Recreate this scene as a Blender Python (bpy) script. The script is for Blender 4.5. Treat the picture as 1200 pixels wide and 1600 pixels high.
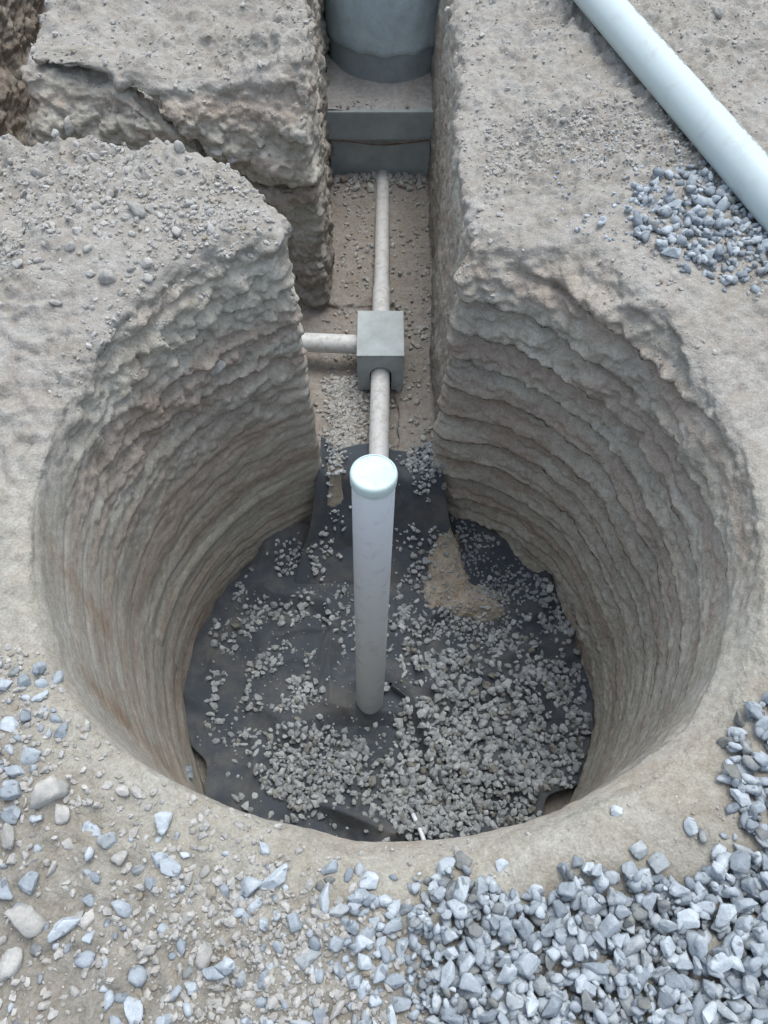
import bpy, bmesh, math, random, time
import numpy as np
from mathutils import Vector, Matrix, Euler, Quaternion
from mathutils.bvhtree import BVHTree

T0 = time.time()
SC = bpy.context.scene
for o in list(bpy.data.objects):
    bpy.data.objects.remove(o)
COL = SC.collection
RNG = np.random.RandomState(7)
random.seed(11)

# ------------------------------------------------------------------ camera
HC = 1.6                         # eye height above the ground, metres
PITCH = math.radians(57.5)       # looking down into the pit
FPX = 1186.0                     # focal length in photo pixels (1200 x 1600)
cam_d = bpy.data.cameras.new('camera')
cam_d.sensor_fit = 'VERTICAL'
cam_d.sensor_height = 24.0
cam_d.lens = 24.0 * FPX / 1600.0
cam_d.clip_start = 0.05
cam_d.clip_end = 500.0
cam = bpy.data.objects.new('camera', cam_d)
cam.location = (0, 0, HC)
cam.rotation_euler = (math.pi / 2 - PITCH, 0, 0)
COL.objects.link(cam)
SC.camera = cam

# ------------------------------------------------------------------ sky, sun, exposure (overcast)
SUN_EL, SUN_AZ = math.radians(70), math.radians(25)      # azimuth from +Y towards +X
world = bpy.data.worlds.new('World')
SC.world = world
world.use_nodes = True
wn, wl = world.node_tree.nodes, world.node_tree.links
wn.clear()
sky = wn.new('ShaderNodeTexSky')
sky.sky_type = 'NISHITA'
sky.sun_disc = False
sky.sun_elevation = SUN_EL
sky.sun_rotation = SUN_AZ
sky.air_density = 1.0
sky.dust_density = 3.0
hs = wn.new('ShaderNodeHueSaturation')
hs.inputs['Saturation'].default_value = 0.54
bg = wn.new('ShaderNodeBackground')
bg.inputs['Strength'].default_value = 0.15
wo = wn.new('ShaderNodeOutputWorld')
wl.new(sky.outputs[0], hs.inputs['Color'])
wl.new(hs.outputs[0], bg.inputs['Color'])
wl.new(bg.outputs[0], wo.inputs['Surface'])

sun_d = bpy.data.lights.new('sun', 'SUN')
sun_d.energy = 0.85
sun_d.angle = math.radians(38)
sun_d.color = (1.0, 0.99, 0.96)
sun = bpy.data.objects.new('sun', sun_d)
sd = Vector((math.sin(SUN_AZ) * math.cos(SUN_EL), math.cos(SUN_AZ) * math.cos(SUN_EL), math.sin(SUN_EL)))
sun.rotation_euler = sd.to_track_quat('Z', 'Y').to_euler()
sun.location = (2, 3, 6)
COL.objects.link(sun)

SC.view_settings.view_transform = 'Standard'
SC.view_settings.look = 'None'
SC.view_settings.gamma = 1.0
SC.view_settings.use_curve_mapping = False
SC.view_settings.exposure = 0.90
SC.cycles.max_bounces = 6
SC.cycles.diffuse_bounces = 4

# ------------------------------------------------------------------ helpers
def px_dir(X, Y):
    u = (800 - Y) / FPX
    return np.array([(X - 600) / FPX, math.cos(PITCH) + u * math.sin(PITCH), -math.sin(PITCH) + u * math.cos(PITCH)])

def px(X, Y, z=0.0):
    """point of the horizontal plane at height z seen at photo pixel X, Y"""
    d = px_dir(X, Y)
    t = (z - HC) / d[2]
    return np.array([d[0] * t, d[1] * t, z])

def hsh(ix, iy, iz, seed):
    h = (ix.astype(np.int64) * 374761393 + iy.astype(np.int64) * 668265263 + iz.astype(np.int64) * 2147483647 + seed * 1274126177) & 0xffffffff
    h = ((h ^ (h >> 13)) * 1274126177) & 0xffffffff
    h = (h ^ (h >> 16)) & 0xffffffff
    h = (h * 2246822519) & 0xffffffff
    return h ^ (h >> 15)

def noise(x, y, z, seed=0):
    x, y, z = np.broadcast_arrays(np.asarray(x, float), np.asarray(y, float), np.asarray(z, float))
    if x.ndim == 0: return float(noise(x[None], y[None], z[None], seed)[0])
    xi, yi, zi = np.floor(x), np.floor(y), np.floor(z)
    fx, fy, fz = x - xi, y - yi, z - zi
    ux, uy, uz = [f * f * f * (f * (f * 6 - 15) + 10) for f in (fx, fy, fz)]
    xi, yi, zi = xi.astype(np.int64), yi.astype(np.int64), zi.astype(np.int64)
    out = 0
    for a in (0, 1):
        for b in (0, 1):
            for c in (0, 1):
                h = hsh(xi + a, yi + b, zi + c, seed)
                gx = (h & 1023) / 511.5 - 1; gy = ((h >> 10) & 1023) / 511.5 - 1; gz = ((h >> 20) & 1023) / 511.5 - 1
                d = gx * (fx - a) + gy * (fy - b) + gz * (fz - c)
                w = (ux if a else 1 - ux) * (uy if b else 1 - uy) * (uz if c else 1 - uz)
                out = out + w * d
    return out * 1.3

def fbm(x, y, z, seed=0, octs=4, gain=0.5):
    s, a, f = 0, 1.0, 1.0
    for i in range(octs):
        s = s + a * noise(x * f, y * f, z * f, seed + i * 17)
        a *= gain; f *= 2.03
    return s

def billow(x, y, z, seed=0, octs=3, gain=0.5):
    s, a, f = 0, 1.0, 1.0
    for i in range(octs):
        s = s + a * (np.abs(noise(x * f, y * f, z * f, seed + i * 13)) * 2 - 0.5)
        a *= gain; f *= 2.1
    return s

def worley(x, y, z, seed=0):
    """distance to the nearest scattered point, and that point's own random number"""
    xi, yi, zi = np.floor(x).astype(np.int64), np.floor(y).astype(np.int64), np.floor(z).astype(np.int64)
    best = np.full(x.shape, 9.0); bid = np.zeros(x.shape)
    for a in (-1, 0, 1):
        for b in (-1, 0, 1):
            for c in (-1, 0, 1):
                h = hsh(xi + a, yi + b, zi + c, seed)
                d = (xi + a + (h & 1023) / 1023.0 - x) ** 2 + (yi + b + ((h >> 10) & 1023) / 1023.0 - y) ** 2 + (zi + c + ((h >> 20) & 1023) / 1023.0 - z) ** 2
                m_ = d < best
                best = np.where(m_, d, best); bid = np.where(m_, ((h >> 5) & 4095) / 4095.0, bid)
    return np.sqrt(best), bid

def sst(x, a, b):
    t = np.clip((x - a) / (b - a), 0, 1)
    return t * t * (3 - 2 * t)

def smax(a, b, k):
    h = np.clip(0.5 + 0.5 * (a - b) / k, 0, 1)
    return b + (a - b) * h + k * h * (1 - h)

def tag(o, label=None, cat=None, group=None, kind=None):
    if label: o['label'] = label
    if cat: o['category'] = cat
    if group: o['group'] = group
    if kind: o['kind'] = kind
    return o

def mesh_np(name, verts, faces, nper, smooth=True):
    """verts (n,3); faces (m,nper) int"""
    me = bpy.data.meshes.new(name)
    me.vertices.add(len(verts))
    me.vertices.foreach_set('co', np.ascontiguousarray(verts, dtype=np.float32).ravel())
    me.loops.add(faces.size)
    me.loops.foreach_set('vertex_index', faces.astype(np.int32).ravel())
    me.polygons.add(len(faces))
    me.polygons.foreach_set('loop_start', (np.arange(len(faces)) * nper).astype(np.int32))
    me.update(calc_edges=True)
    me.polygons.foreach_set('use_smooth', np.full(len(faces), smooth))
    me.validate()
    return me

def obj(name, me, mat, parent=None):
    o = bpy.data.objects.new(name, me)
    COL.objects.link(o)
    if mat is not None and me is not None and not me.materials:
        me.materials.append(mat)
    if parent is not None: o.parent = parent
    return o

def empty(name, loc=(0, 0, 0)):
    o = bpy.data.objects.new(name, None)
    o.location = loc
    o.empty_display_size = 0.1
    COL.objects.link(o)
    return o

def bm_obj(name, bm, mat, parent=None, smooth=False):
    me = bpy.data.meshes.new(name)
    bmesh.ops.recalc_face_normals(bm, faces=bm.faces)
    bm.to_mesh(me); bm.free()
    for p in me.polygons: p.use_smooth = smooth
    return obj(name, me, mat, parent)

# ------------------------------------------------------------------ materials
class NT:
    def __init__(s, name, rough=0.9, spec=0.25):
        s.m = bpy.data.materials.new(name); s.m.use_nodes = True
        s.n, s.l = s.m.node_tree.nodes, s.m.node_tree.links
        s.b = s.n['Principled BSDF']
        s.b.inputs['Roughness'].default_value = rough
        s.b.inputs['Specular IOR Level'].default_value = spec
    def new(s, t, **kw):
        nd = s.n.new(t)
        for k, v in kw.items():
            if k in nd.inputs: nd.inputs[k].default_value = v
            else: setattr(nd, k, v)
        return nd
    def link(s, a, b): s.l.new(a, b)
    def noise(s, co, scale, detail=4, rough=0.6, dist=0.0):
        nd = s.n.new('ShaderNodeTexNoise')
        nd.inputs['Scale'].default_value = scale; nd.inputs['Detail'].default_value = detail
        nd.inputs['Roughness'].default_value = rough; nd.inputs['Distortion'].default_value = dist
        s.l.new(co, nd.inputs['Vector']); return nd.outputs['Fac']
    def ramp(s, fac, stops):
        nd = s.n.new('ShaderNodeValToRGB')
        e = nd.color_ramp.elements
        while len(e) < len(stops): e.new(0.5)
        for el, (p, c) in zip(e, stops):
            el.position = p
            el.color = (c, c, c, 1) if isinstance(c, (int, float)) else (*c, 1)
        s.l.new(fac, nd.inputs['Fac']); return nd.outputs['Color']
    def mix(s, fac, a, b, mode='MIX'):
        nd = s.n.new('ShaderNodeMix'); nd.data_type = 'RGBA'; nd.blend_type = mode
        for src, i in ((fac, 0), (a, 6), (b, 7)):
            if isinstance(src, (int, float)): nd.inputs[i].default_value = src
            elif isinstance(src, tuple): nd.inputs[i].default_value = (*src, 1)
            else: s.l.new(src, nd.inputs[i])
        return nd.outputs[2]
    def math(s, op, a, b=0.0):
        nd = s.n.new('ShaderNodeMath'); nd.operation = op
        for src, i in ((a, 0), (b, 1)):
            if isinstance(src, (int, float)): nd.inputs[i].default_value = src
            else: s.l.new(src, nd.inputs[i])
        return nd.outputs[0]
    def bump(s, h, strength, dist, prev=None):
        nd = s.n.new('ShaderNodeBump')
        nd.inputs['Strength'].default_value = strength; nd.inputs['Distance'].default_value = dist
        s.l.new(h, nd.inputs['Height'])
        if prev is not None: s.l.new(prev, nd.inputs['Normal'])
        return nd.outputs['Normal']
    def color(s, c): s.l.new(c, s.b.inputs['Base Color'])
    def normal(s, c): s.l.new(c, s.b.inputs['Normal'])

def mat_soil():
    m = NT('soil', 0.95, 0.12)
    g = m.new('ShaderNodeNewGeometry').outputs['Position']
    atn = m.new('ShaderNodeAttribute', attribute_name='soil_col'); at = atn.outputs['Color']
    f1 = m.noise(g, 38, 6, 0.7)
    f2 = m.noise(g, 170, 5, 0.75)
    f3 = m.noise(g, 9, 4, 0.6)
    c = m.mix(m.ramp(f1, [(0.35, 0.0), (0.7, 1.0)]), (0.80, 0.77, 0.74), (1.10, 1.10, 1.10))
    c2 = m.mix(m.ramp(f2, [(0.30, 0.0), (0.68, 1.0)]), (0.72, 0.70, 0.68), (1.14, 1.14, 1.14))
    c3 = m.mix(m.ramp(f3, [(0.35, 0.0), (0.65, 1.0)]), (0.92, 0.89, 0.86), (1.05, 1.06, 1.07))
    col = m.mix(1.0, at, c, 'MULTIPLY'); col = m.mix(1.0, col, c2, 'MULTIPLY'); col = m.mix(1.0, col, c3, 'MULTIPLY')
    m.color(col)
    vo = m.new('ShaderNodeTexVoronoi', Scale=95.0); m.link(g, vo.inputs['Vector'])
    h = m.math('SUBTRACT', m.math('ADD', f1, m.math('MULTIPLY', f2, 0.6)), m.math('MULTIPLY', vo.outputs['Distance'], 0.5))
    vo2 = m.new('ShaderNodeTexVoronoi', Scale=42.0); m.link(g, vo2.inputs['Vector'])
    lump = m.math('MULTIPLY', m.ramp(vo2.outputs['Distance'], [(0.0, 1.0), (0.42, 0.0)]), m.ramp(m.noise(g, 14, 3, 0.6), [(0.45, 0.0), (0.65, 1.0)]))
    fb = m.noise(g, 55, 2, 0.5)
    hb = m.math('ADD', m.math('ADD', fb, m.math('MULTIPLY', m.noise(g, 170, 1, 0.5), 0.28)), m.math('MULTIPLY', lump, 0.30))
    m.normal(m.bump(m.math('MULTIPLY', hb, atn.outputs['Alpha']), 1.0, 0.0062))
    return m.m

def mat_stone(name, a, b, spots=True, rough=0.75, single=False):
    m = NT(name, rough, 0.3)
    geo = m.new('ShaderNodeNewGeometry')
    oi = m.new('ShaderNodeObjectInfo')
    rnd = m.math('FRACT', m.math('ADD', geo.outputs['Random Per Island'], m.math('MULTIPLY', oi.outputs['Random'], 7.3)))
    if single: rnd = m.new('ShaderNodeSeparateColor'); m.link(oi.outputs['Color'], rnd.inputs[0]); rnd = rnd.outputs[0]
    tc = geo.outputs['Position']
    off = m.new('ShaderNodeVectorMath', operation='ADD')
    m.link(tc, off.inputs[0])
    cmb = m.new('ShaderNodeCombineXYZ')
    m.link(m.math('MULTIPLY', rnd, 31.0), cmb.inputs[0]); m.link(m.math('MULTIPLY', rnd, 17.0), cmb.inputs[1])
    m.link(cmb.outputs[0], off.inputs[1])
    co = off.outputs[0]
    base = m.ramp(rnd, [(0.0, a), (0.45, tuple((x + y) / 2 for x, y in zip(a, b))), (0.8, b), (1.0, (a[0] * .8, a[1] * .72, a[2] * .6))])
    f = m.noise(co, 45, 5, 0.65)
    col = m.mix(1.0, base, m.mix(m.ramp(f, [(0.3, 0.0), (0.7, 1.0)]), (0.72, 0.74, 0.76), (1.15, 1.14, 1.13)), 'MULTIPLY')
    f2 = m.noise(co, 240, 3, 0.6)
    col = m.mix(1.0, col, m.mix(f2, (0.8, 0.8, 0.8), (1.15, 1.15, 1.15)), 'MULTIPLY')
    if spots:
        sp = m.noise(co, 50, 2, 0.4, 0.3)
        col = m.mix(m.ramp(sp, [(0.61, 0.0), (0.67, 0.75)]), col, (0.13, 0.15, 0.17))
    m.color(col)
    m.normal(m.bump(m.math('ADD', f, m.math('MULTIPLY', f2, 0.4)), 0.6, 0.004))
    return m.m

def mat_concrete(name, a, stain=None, scale=1.0):
    m = NT(name, 0.85, 0.25)
    g = m.new('ShaderNodeNewGeometry').outputs['Position']
    f = m.noise(g, 6 * scale, 6, 0.65); f2 = m.noise(g, 120, 4, 0.7); f3 = m.noise(g, 3.2, 5, 0.65, 0.6)
    col = m.mix(m.ramp(f, [(0.35, 0.0), (0.65, 1.0)]), tuple(x * 0.80 for x in a), tuple(x * 1.12 for x in a))
    col = m.mix(1.0, col, m.mix(f2, (0.85, 0.85, 0.85), (1.12, 1.12, 1.12)), 'MULTIPLY')
    f4 = m.noise(g, 11, 6, 0.75, 0.5)
    col = m.mix(m.ramp(f4, [(0.52, 0.0), (0.75, 0.55)]), col, (0.42, 0.42, 0.395))
    if stain: col = m.mix(m.ramp(f3, [(0.5, 0.0), (0.72, 0.8)]), col, stain)
    m.color(col)
    m.normal(m.bump(m.math('ADD', f, m.math('MULTIPLY', f2, 0.35)), 0.5, 0.004))
    return m.m

def mat_pipe(name, a, dirt, amount, rough=0.35, scale=14):
    m = NT(name, rough, 0.45)
    g = m.new('ShaderNodeNewGeometry').outputs['Position']
    f = m.noise(g, scale, 6, 0.7, 0.4); f2 = m.noise(g, 80, 4, 0.7)
    k = m.ramp(m.math('ADD', f, m.math('MULTIPLY', f2, 0.25)), [(0.62 - amount, 0.0), (0.86 - amount, 0.85)])
    m.color(m.mix(k, a, dirt))
    r = m.new('ShaderNodeMapRange'); m.link(k, r.inputs[0]); r.inputs[3].default_value = rough; r.inputs[4].default_value = 0.85
    m.link(r.outputs[0], m.b.inputs['Roughness'])
    m.normal(m.bump(f2, 0.15, 0.002))
    return m.m

def mat_cloth():
    m = NT('felt_cloth', 0.95, 0.1)
    g = m.new('ShaderNodeNewGeometry').outputs['Position']
    f = m.noise(g, 5, 5, 0.6, 0.4); f2 = m.noise(g, 220, 3, 0.7); f3 = m.noise(g, 30, 4, 0.7)
    col = m.mix(m.ramp(m.math('ADD', f, m.math('MULTIPLY', f3, 0.22)), [(0.58, 0.0), (0.86, 0.8)]), (0.062, 0.074, 0.088), (0.15, 0.145, 0.135))
    col = m.mix(1.0, col, m.mix(f2, (0.7, 0.7, 0.7), (1.3, 1.3, 1.3)), 'MULTIPLY')
    m.color(col)
    m.normal(m.bump(m.math('ADD', m.math('MULTIPLY', f2, 0.4), f3), 0.4, 0.006))
    m.b.inputs['Sheen Weight'].default_value = 0.15
    return m.m

M_SOIL = mat_soil()
SA, SB = (0.225, 0.262, 0.295), (0.46, 0.52, 0.56)
M_STONE = mat_stone('blue_grey_stone', SA, SB)
M_STONE1 = mat_stone('blue_grey_stone_single', SA, SB, single=True)
M_PITSTONE = mat_stone('dusty_stone', (0.235, 0.257, 0.268), (0.42, 0.45, 0.46), spots=False, rough=0.9)
M_CLOD = mat_stone('dry_earth_clod', (0.33, 0.328, 0.308), (0.455, 0.455, 0.432), spots=False, rough=0.95)
M_CLOD1 = mat_stone('dry_earth_clod_single', (0.33, 0.328, 0.308), (0.455, 0.455, 0.432), spots=False, rough=0.95, single=True)
M_CONC = mat_concrete('dark_concrete', (0.38, 0.43, 0.43), (0.30, 0.325, 0.32))
M_CONC2 = mat_concrete('pale_concrete', (0.40, 0.455, 0.46), (0.33, 0.34, 0.32))
M_SHAFT = mat_concrete('shaft_concrete', (0.54, 0.66, 0.70), (0.31, 0.35, 0.36))
M_SHAFTW = mat_concrete('damp_shaft_concrete', (0.33, 0.385, 0.40))
M_WHITE = mat_pipe('white_pipe_plastic', (0.66, 0.72, 0.77), (0.46, 0.48, 0.48), -0.03, 0.4)
M_CAP = mat_pipe('cap_plastic', (0.475, 0.60, 0.60), (0.36, 0.44, 0.43), 0.03, 0.45)
M_BIG = mat_pipe('large_pipe_plastic', (0.455, 0.555, 0.57), (0.38, 0.42, 0.42), -0.06, 0.35, 9)
M_DIRTY = mat_pipe('dusty_pipe_plastic', (0.60, 0.62, 0.61), (0.36, 0.345, 0.315), 0.02, 0.5, 30)
M_CLOTH = mat_cloth()
M_DARK = mat_pipe('black_plastic', (0.03, 0.033, 0.036), (0.12, 0.11, 0.10), 0.05, 0.6)
M_WIRE = mat_pipe('rusty_wire', (0.10, 0.07, 0.05), (0.2, 0.14, 0.1), 0.1, 0.8)

# ------------------------------------------------------------------ the ground: one solid of soil with pit and trenches dug out
CX, CY, R0 = 0.028, 1.148, 0.900
ZPIT, ZTR = -1.66, -1.21
XL, YS0, YS1 = -0.298, 2.36, 3.09        # left wall of the main trench; side trench from YS0 to YS1

def ground_h(x, y):
    h = 0.030 * fbm(x * 1.1, y * 1.1, 3.3, 5, 3)
    h = h + 0.15 * sst(y, 1.15, 2.05) * sst(-x, 0.10, 0.42) * (1 - sst(y, 2.45, 2.95)) * (0.85 + 0.5 * noise(x * 2.2, y * 2.2, 0.5, 9))
    h = h + 0.07 * sst(y, 1.25, 1.9) * sst(x, 0.35, 0.8) + 0.03 * sst(x, .28, .5) * sst(y, 2.4, 3.4)
    h = h - 0.05 * sst(y, 2.9, 3.4) * sst(-x, 0.2, 0.5)
    far = sst(y, 2.5, 3.0)
    h = h + far * (0.075 * fbm(x * 1.9, y * 1.9, 1.1, 15, 3) + 0.03 * billow(x * 4.5, y * 4.5, 1.1, 18, 2)) * (0.35 + 0.65 * sst(-x, 0.0, 0.5))
    # low spill of earth on the near left
    h = h + 0.02 * sst(-x, 0.2, 0.9) * (1 - sst(y, 0.2, 0.7))
    return h

def trench_x(y):
    xl = XL - 0.045 * sst(y, 3.3, 4.1)
    xr = 0.252 + 0.035 * sst(y, 2.4, 4.1)
    return xl, xr

def axis(segs):
    out = [segs[0][0]]
    for a, b, s0, s1 in segs:
        x, s = a, s0
        while x < b - 1e-6:
            t = (x - a) / (b - a)
            x = x + s0 + (s1 - s0) * t
            out.append(x)
    return np.array(out, dtype=np.float32)

CELL = 0.0088
gx = axis([(-2.45, -1.75, 0.022, 0.013), (-1.75, 1.75, CELL, CELL), (1.75, 2.05, 0.013, 0.02)])
gy = axis([(-0.55, 2.7, CELL, CELL), (2.7, 5.6, CELL, 0.024)])
gz = axis([(-1.76, 0.34, CELL, CELL)])
X2, Y2 = np.meshgrid(gx, gy, indexing='ij')
H2 = ground_h(X2, Y2)
RR = np.hypot(X2 - CX, Y2 - CY); TH = np.arctan2(Y2 - CY, X2 - CX)
RW = R0 + 0.014 * noise(np.cos(TH) * 2.2, np.sin(TH) * 2.2, 0.1, 21) + 0.008 * noise(np.cos(TH) * 6, np.sin(TH) * 6, 0.7, 22)
RW = RW - 0.040 * np.exp(-((TH + math.pi / 2) / 0.55) ** 2)
PIT2 = RW - RR
xl2, xr2 = trench_x(Y2)
wob = 0.018 * fbm(1.7, gy * 2.4, 0.3, 31, 3)[None, :]
wobr = 0.012 * fbm(5.7, gy * 2.0, 0.3, 32, 3)[None, :]
TR2 = np.minimum(np.minimum(X2 - xl2 + wob, xr2 - X2 + wobr), np.minimum(Y2 - 1.3, 5.45 - Y2))
wobs = 0.025 * fbm(gx * 1.8, 0.0, 4.3, 33, 3)[:, None]
YS0X = np.interp(gx, [-2.4, -1.28, -1.06, -0.57, -0.45, -0.34, -0.27], [2.42, 2.41, 2.47, 2.34, 2.24, 2.12, 2.03])[:, None]
SIDE2 = np.minimum(np.minimum(Y2 - YS0X - wobs, 5.0), np.minimum(0.05 - X2, X2 + 2.15))
BACK2 = np.minimum(np.minimum(X2 + 2.12, -1.52 + 0.07 * noise(0.0, gy * 2, 1.0, 35)[None, :] - X2), np.minimum(Y2 - YS0 - 0.05, 5.4 - Y2))
# rim rounding: softest at the near right and over the left mound
KR = 0.05 + 0.10 * np.exp(-(((X2 - 0.75) / 0.35) ** 2 + ((Y2 - 0.55) / 0.4) ** 2)) \
    + 0.10 * np.exp(-(((X2 + 0.62) / 0.35) ** 2 + ((Y2 - 1.75) / 0.35) ** 2)) \
    + 0.12 * np.exp(-(((X2 - 0.62) / 0.35) ** 2 + ((Y2 - 1.85) / 0.3) ** 2)) \
    + 0.05 * np.exp(-(((X2 - 0.0) / 0.6) ** 2 + ((Y2 - 0.2) / 0.3) ** 2))

KR = KR * (0.55 + 1.3 * np.clip(noise(X2 * 1.9, Y2 * 1.9, 0.0, 37) + 0.35, 0, 1))
# the crack line across the near face of the far block, given as z over x
def crack_z(x):
    xs = [-1.45, -1.17, -1.046, -0.936, -0.848, -0.78, -0.6]
    zs = [-0.03, -0.085, -0.105, -0.19, -0.275, -0.347, -0.5]
    return np.interp(x, xs, zs)

nx, ny, nz = len(gx), len(gy), len(gz)
F = np.empty((nx, ny, nz), dtype=np.float32)
CZ = crack_z(gx)[:, None]
CN = noise(gx * 11, 0.0, 0.3, 44)[:, None]
for k, z in enumerate(gz):
    g = z - H2
    pit = np.minimum(PIT2 + 0.02 * (z + 0.8), z - ZPIT)
    ftr = ZTR + 0.015 * 0
    tr = np.minimum(TR2 + 0.03 * (z + 0.6), z - ZTR)
    zq = z - CZ + 0.02 * CN
    above = sst(zq, -0.015, 0.008)
    bulge = 0.022 * above - 0.085 * np.exp(-((zq + 0.012) / 0.016) ** 2) - 0.16 * sst(z, -0.28, 0.05)
    face = YS1 - bulge + 0.05 * fbm(gx * 2.2, z * 4.0, 0.2, 41, 3)[:, None] - Y2
    side = np.minimum(np.minimum(SIDE2, face), z - ZTR + 0.02)
    back = np.minimum(BACK2 + 0.1 * (z + 0.3), z + 0.95)
    a = smax(tr, pit, 0.03)
    a = smax(a, side, 0.045)
    a = smax(a, back, 0.08)
    f = smax(g, a, KR)
    F[:, :, k] = f
del g, pit, tr, side, back, a, f
print('sdf', F.shape, round(time.time() - T0, 1))

S = F > 0
axes = (gx, gy, gz)
shape_c = (nx, ny, nz)
def lin(i, j, k): return (i.astype(np.int64) * ny + j) * nz + k
quads, pts_c, pts_p = [], [], []
for ax in range(3):
    sl0 = [slice(None)] * 3; sl1 = [slice(None)] * 3
    sl0[ax] = slice(0, -1); sl1[ax] = slice(1, None)
    idx = np.nonzero(S[tuple(sl0)] != S[tuple(sl1)])
    i1 = list(idx); i1[ax] = i1[ax] + 1
    f0 = F[idx]; f1 = F[tuple(i1)]
    t = f0 / (f0 - f1)
    P = np.stack([axes[d][idx[d]] for d in range(3)], 1).astype(np.float64)
    P[:, ax] += t * (axes[ax][i1[ax]] - axes[ax][idx[ax]])
    o1, o2 = (ax + 1) % 3, (ax + 2) % 3
    cells = []
    ok = np.ones(len(f0), bool)
    for d1, d2 in ((0, 0), (-1, 0), (-1, -1), (0, -1)):
        c = [a.copy() for a in idx]
        c[o1] = c[o1] + d1; c[o2] = c[o2] + d2
        ok &= (c[o1] >= 0) & (c[o2] >= 0) & (c[o1] < shape_c[o1] - 1) & (c[o2] < shape_c[o2] - 1)
        cells.append(lin(*c))
    Q = np.stack(cells, 1)[ok]
    P = P[ok]; flip = (f0 < 0)[ok]      # going from solid to air along +axis: normal +axis
    Q[~flip] = Q[~flip][:, ::-1]
    quads.append(Q)
    for q in range(4):
        pts_c.append(Q[:, q]); pts_p.append(P)
del S, F
Q = np.concatenate(quads)
allc = np.concatenate(pts_c); allp = np.concatenate(pts_p)
ids, inv = np.unique(allc, return_inverse=True)
cnt = np.bincount(inv)
V = np.stack([np.bincount(inv, allp[:, d]) / cnt for d in range(3)], 1)
Q = np.searchsorted(ids, Q)
print('net', len(V), len(Q), round(time.time() - T0, 1))

def vnormals(V, Q):
    a = V[Q[:, 2]] - V[Q[:, 0]]; b = V[Q[:, 3]] - V[Q[:, 1]]
    n = np.cross(a, b)
    N = np.zeros_like(V)
    for q in range(Q.shape[1]):
        for d in range(3):
            N[:, d] += np.bincount(Q[:, q], n[:, d], len(V))
    return N / np.maximum(np.linalg.norm(N, axis=1, keepdims=True), 1e-12)

# light smoothing of the net
def smooth(V, Q, it=1):
    for _ in range(it):
        A = np.zeros_like(V); C = np.zeros(len(V))
        for q in range(4):
            a, b = Q[:, q], Q[:, (q + 1) % 4]
            for d in range(3):
                A[:, d] += np.bincount(a, V[b, d], len(V)) + np.bincount(b, V[a, d], len(V))
            C += np.bincount(a, minlength=len(V)) + np.bincount(b, minlength=len(V))
        V = V * 0.4 + 0.6 * A / np.maximum(C, 1)[:, None]
    return V
edge_v = (V[:, 0] < gx[1]) | (V[:, 0] > gx[-2]) | (V[:, 1] < gy[1]) | (V[:, 1] > gy[-2])
Vs = smooth(V, Q, 1)
V = np.where(edge_v[:, None], V, Vs)
N = vnormals(V, Q)

x, y, z = V.T
r = np.hypot(x - CX, y - CY); th = np.arctan2(y - CY, x - CX)
hg = ground_h(x, y)
inpit = (r < R0 + 0.05) & (z < hg - 0.02)
wtop = sst(N[:, 2], 0.45, 0.8) * sst(z - hg, -0.20, -0.04)
wpit = (1 - wtop) * (1 - sst(r - R0, 0.10, 0.20)) * sst(1 - np.abs(N[:, 2]), 0.1, 0.4) * (1 - sst(y, 2.02, 2.10))
wwall = np.clip(1 - wtop - wpit, 0, 1)
right = sst(np.cos(th), -0.05, 0.35)
arc = th * R0
# auger grooves: overlapping lips
def lips(u, w, seed):
    t = u - np.floor(u)
    p = np.where(t < w, t / w, (1 - (t - w) / (1 - w)) ** 0.8)
    return p - 0.75 * np.exp(-(np.minimum(t, 1 - t) / (w * 0.55)) ** 2)
s1 = z / 0.150 + 1.05 * noise(arc * 0.8, z * 1.3, 1.0, 51) + 0.12 * noise(arc * 6, z * 3, 4.0, 52) + 0.045 * noise(arc * 22, z * 9, 4.0, 56) + 0.25 * np.sin(th * 1.0 + 0.8) + 0.5 * th / 6.28
s2 = z / 0.066 + 1.1 * noise(arc * 1.5, z * 2.0, 2.0, 53) + 0.5 * noise(arc * 9, z * 4, 5.0, 54)
ampn = 0.5 + 0.9 * noise(arc * 1.3, z * 2.6, 7.0, 55)
g1 = lips(s1, 0.11, 0) * np.clip(ampn + 0.45, 0.35, 1.25)
g2 = lips(s2, 0.25, 0) * np.clip(0.9 - ampn, 0.15, 1.0)
upper = sst(z, -0.95, -0.3)
nearr = sst(np.sin(th), -0.15, 0.5)
rough_up = upper * nearr
rimfade = sst(hg - z, 0.03, 0.13)
g1 = g1 * rimfade; g2 = g2 * rimfade
lowr = sst(-np.sin(th), 0.0, 0.6)
leftlow = (1 - right) * (1 - sst(z + 0.12 * noise(arc * 3, z * 3, 0.0, 58), -0.70, -0.18))
ring = np.sin(6.283 * (z / 0.15 + 0.6 * noise(arc * 0.9, z * 1.4, 3.0, 57)))
dp = right * (0.040 * g1 * (1 - 0.35 * lowr) + 0.013 * g2 * (1 - 0.7 * lowr)) * (0.55 + 0.45 * nearr) + (1 - right) * (0.008 * g1 * (0.35 + 1.5 * upper * nearr) + 0.006 * g2 * (0.12 + 0.8 * nearr))
quiet = (0.35 + 0.65 * np.clip(right * (1 - lowr) + nearr, 0, 1)) * (1 - 0.55 * leftlow)
dp = dp * (1 - 0.35 * leftlow) + 0.0036 * leftlow * ring * np.clip(0.45 + 1.6 * noise(arc * 1.7, z * 3.0, 9.0, 59), 0, 1.2) + 0.005 * leftlow * fbm(arc * 2.2, z * 9.0, 2.0, 60, 3)
dp = dp + quiet * (0.004 + 0.014 * rough_up) * fbm(x * 14, y * 14, z * 20, 61, 3)
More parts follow.
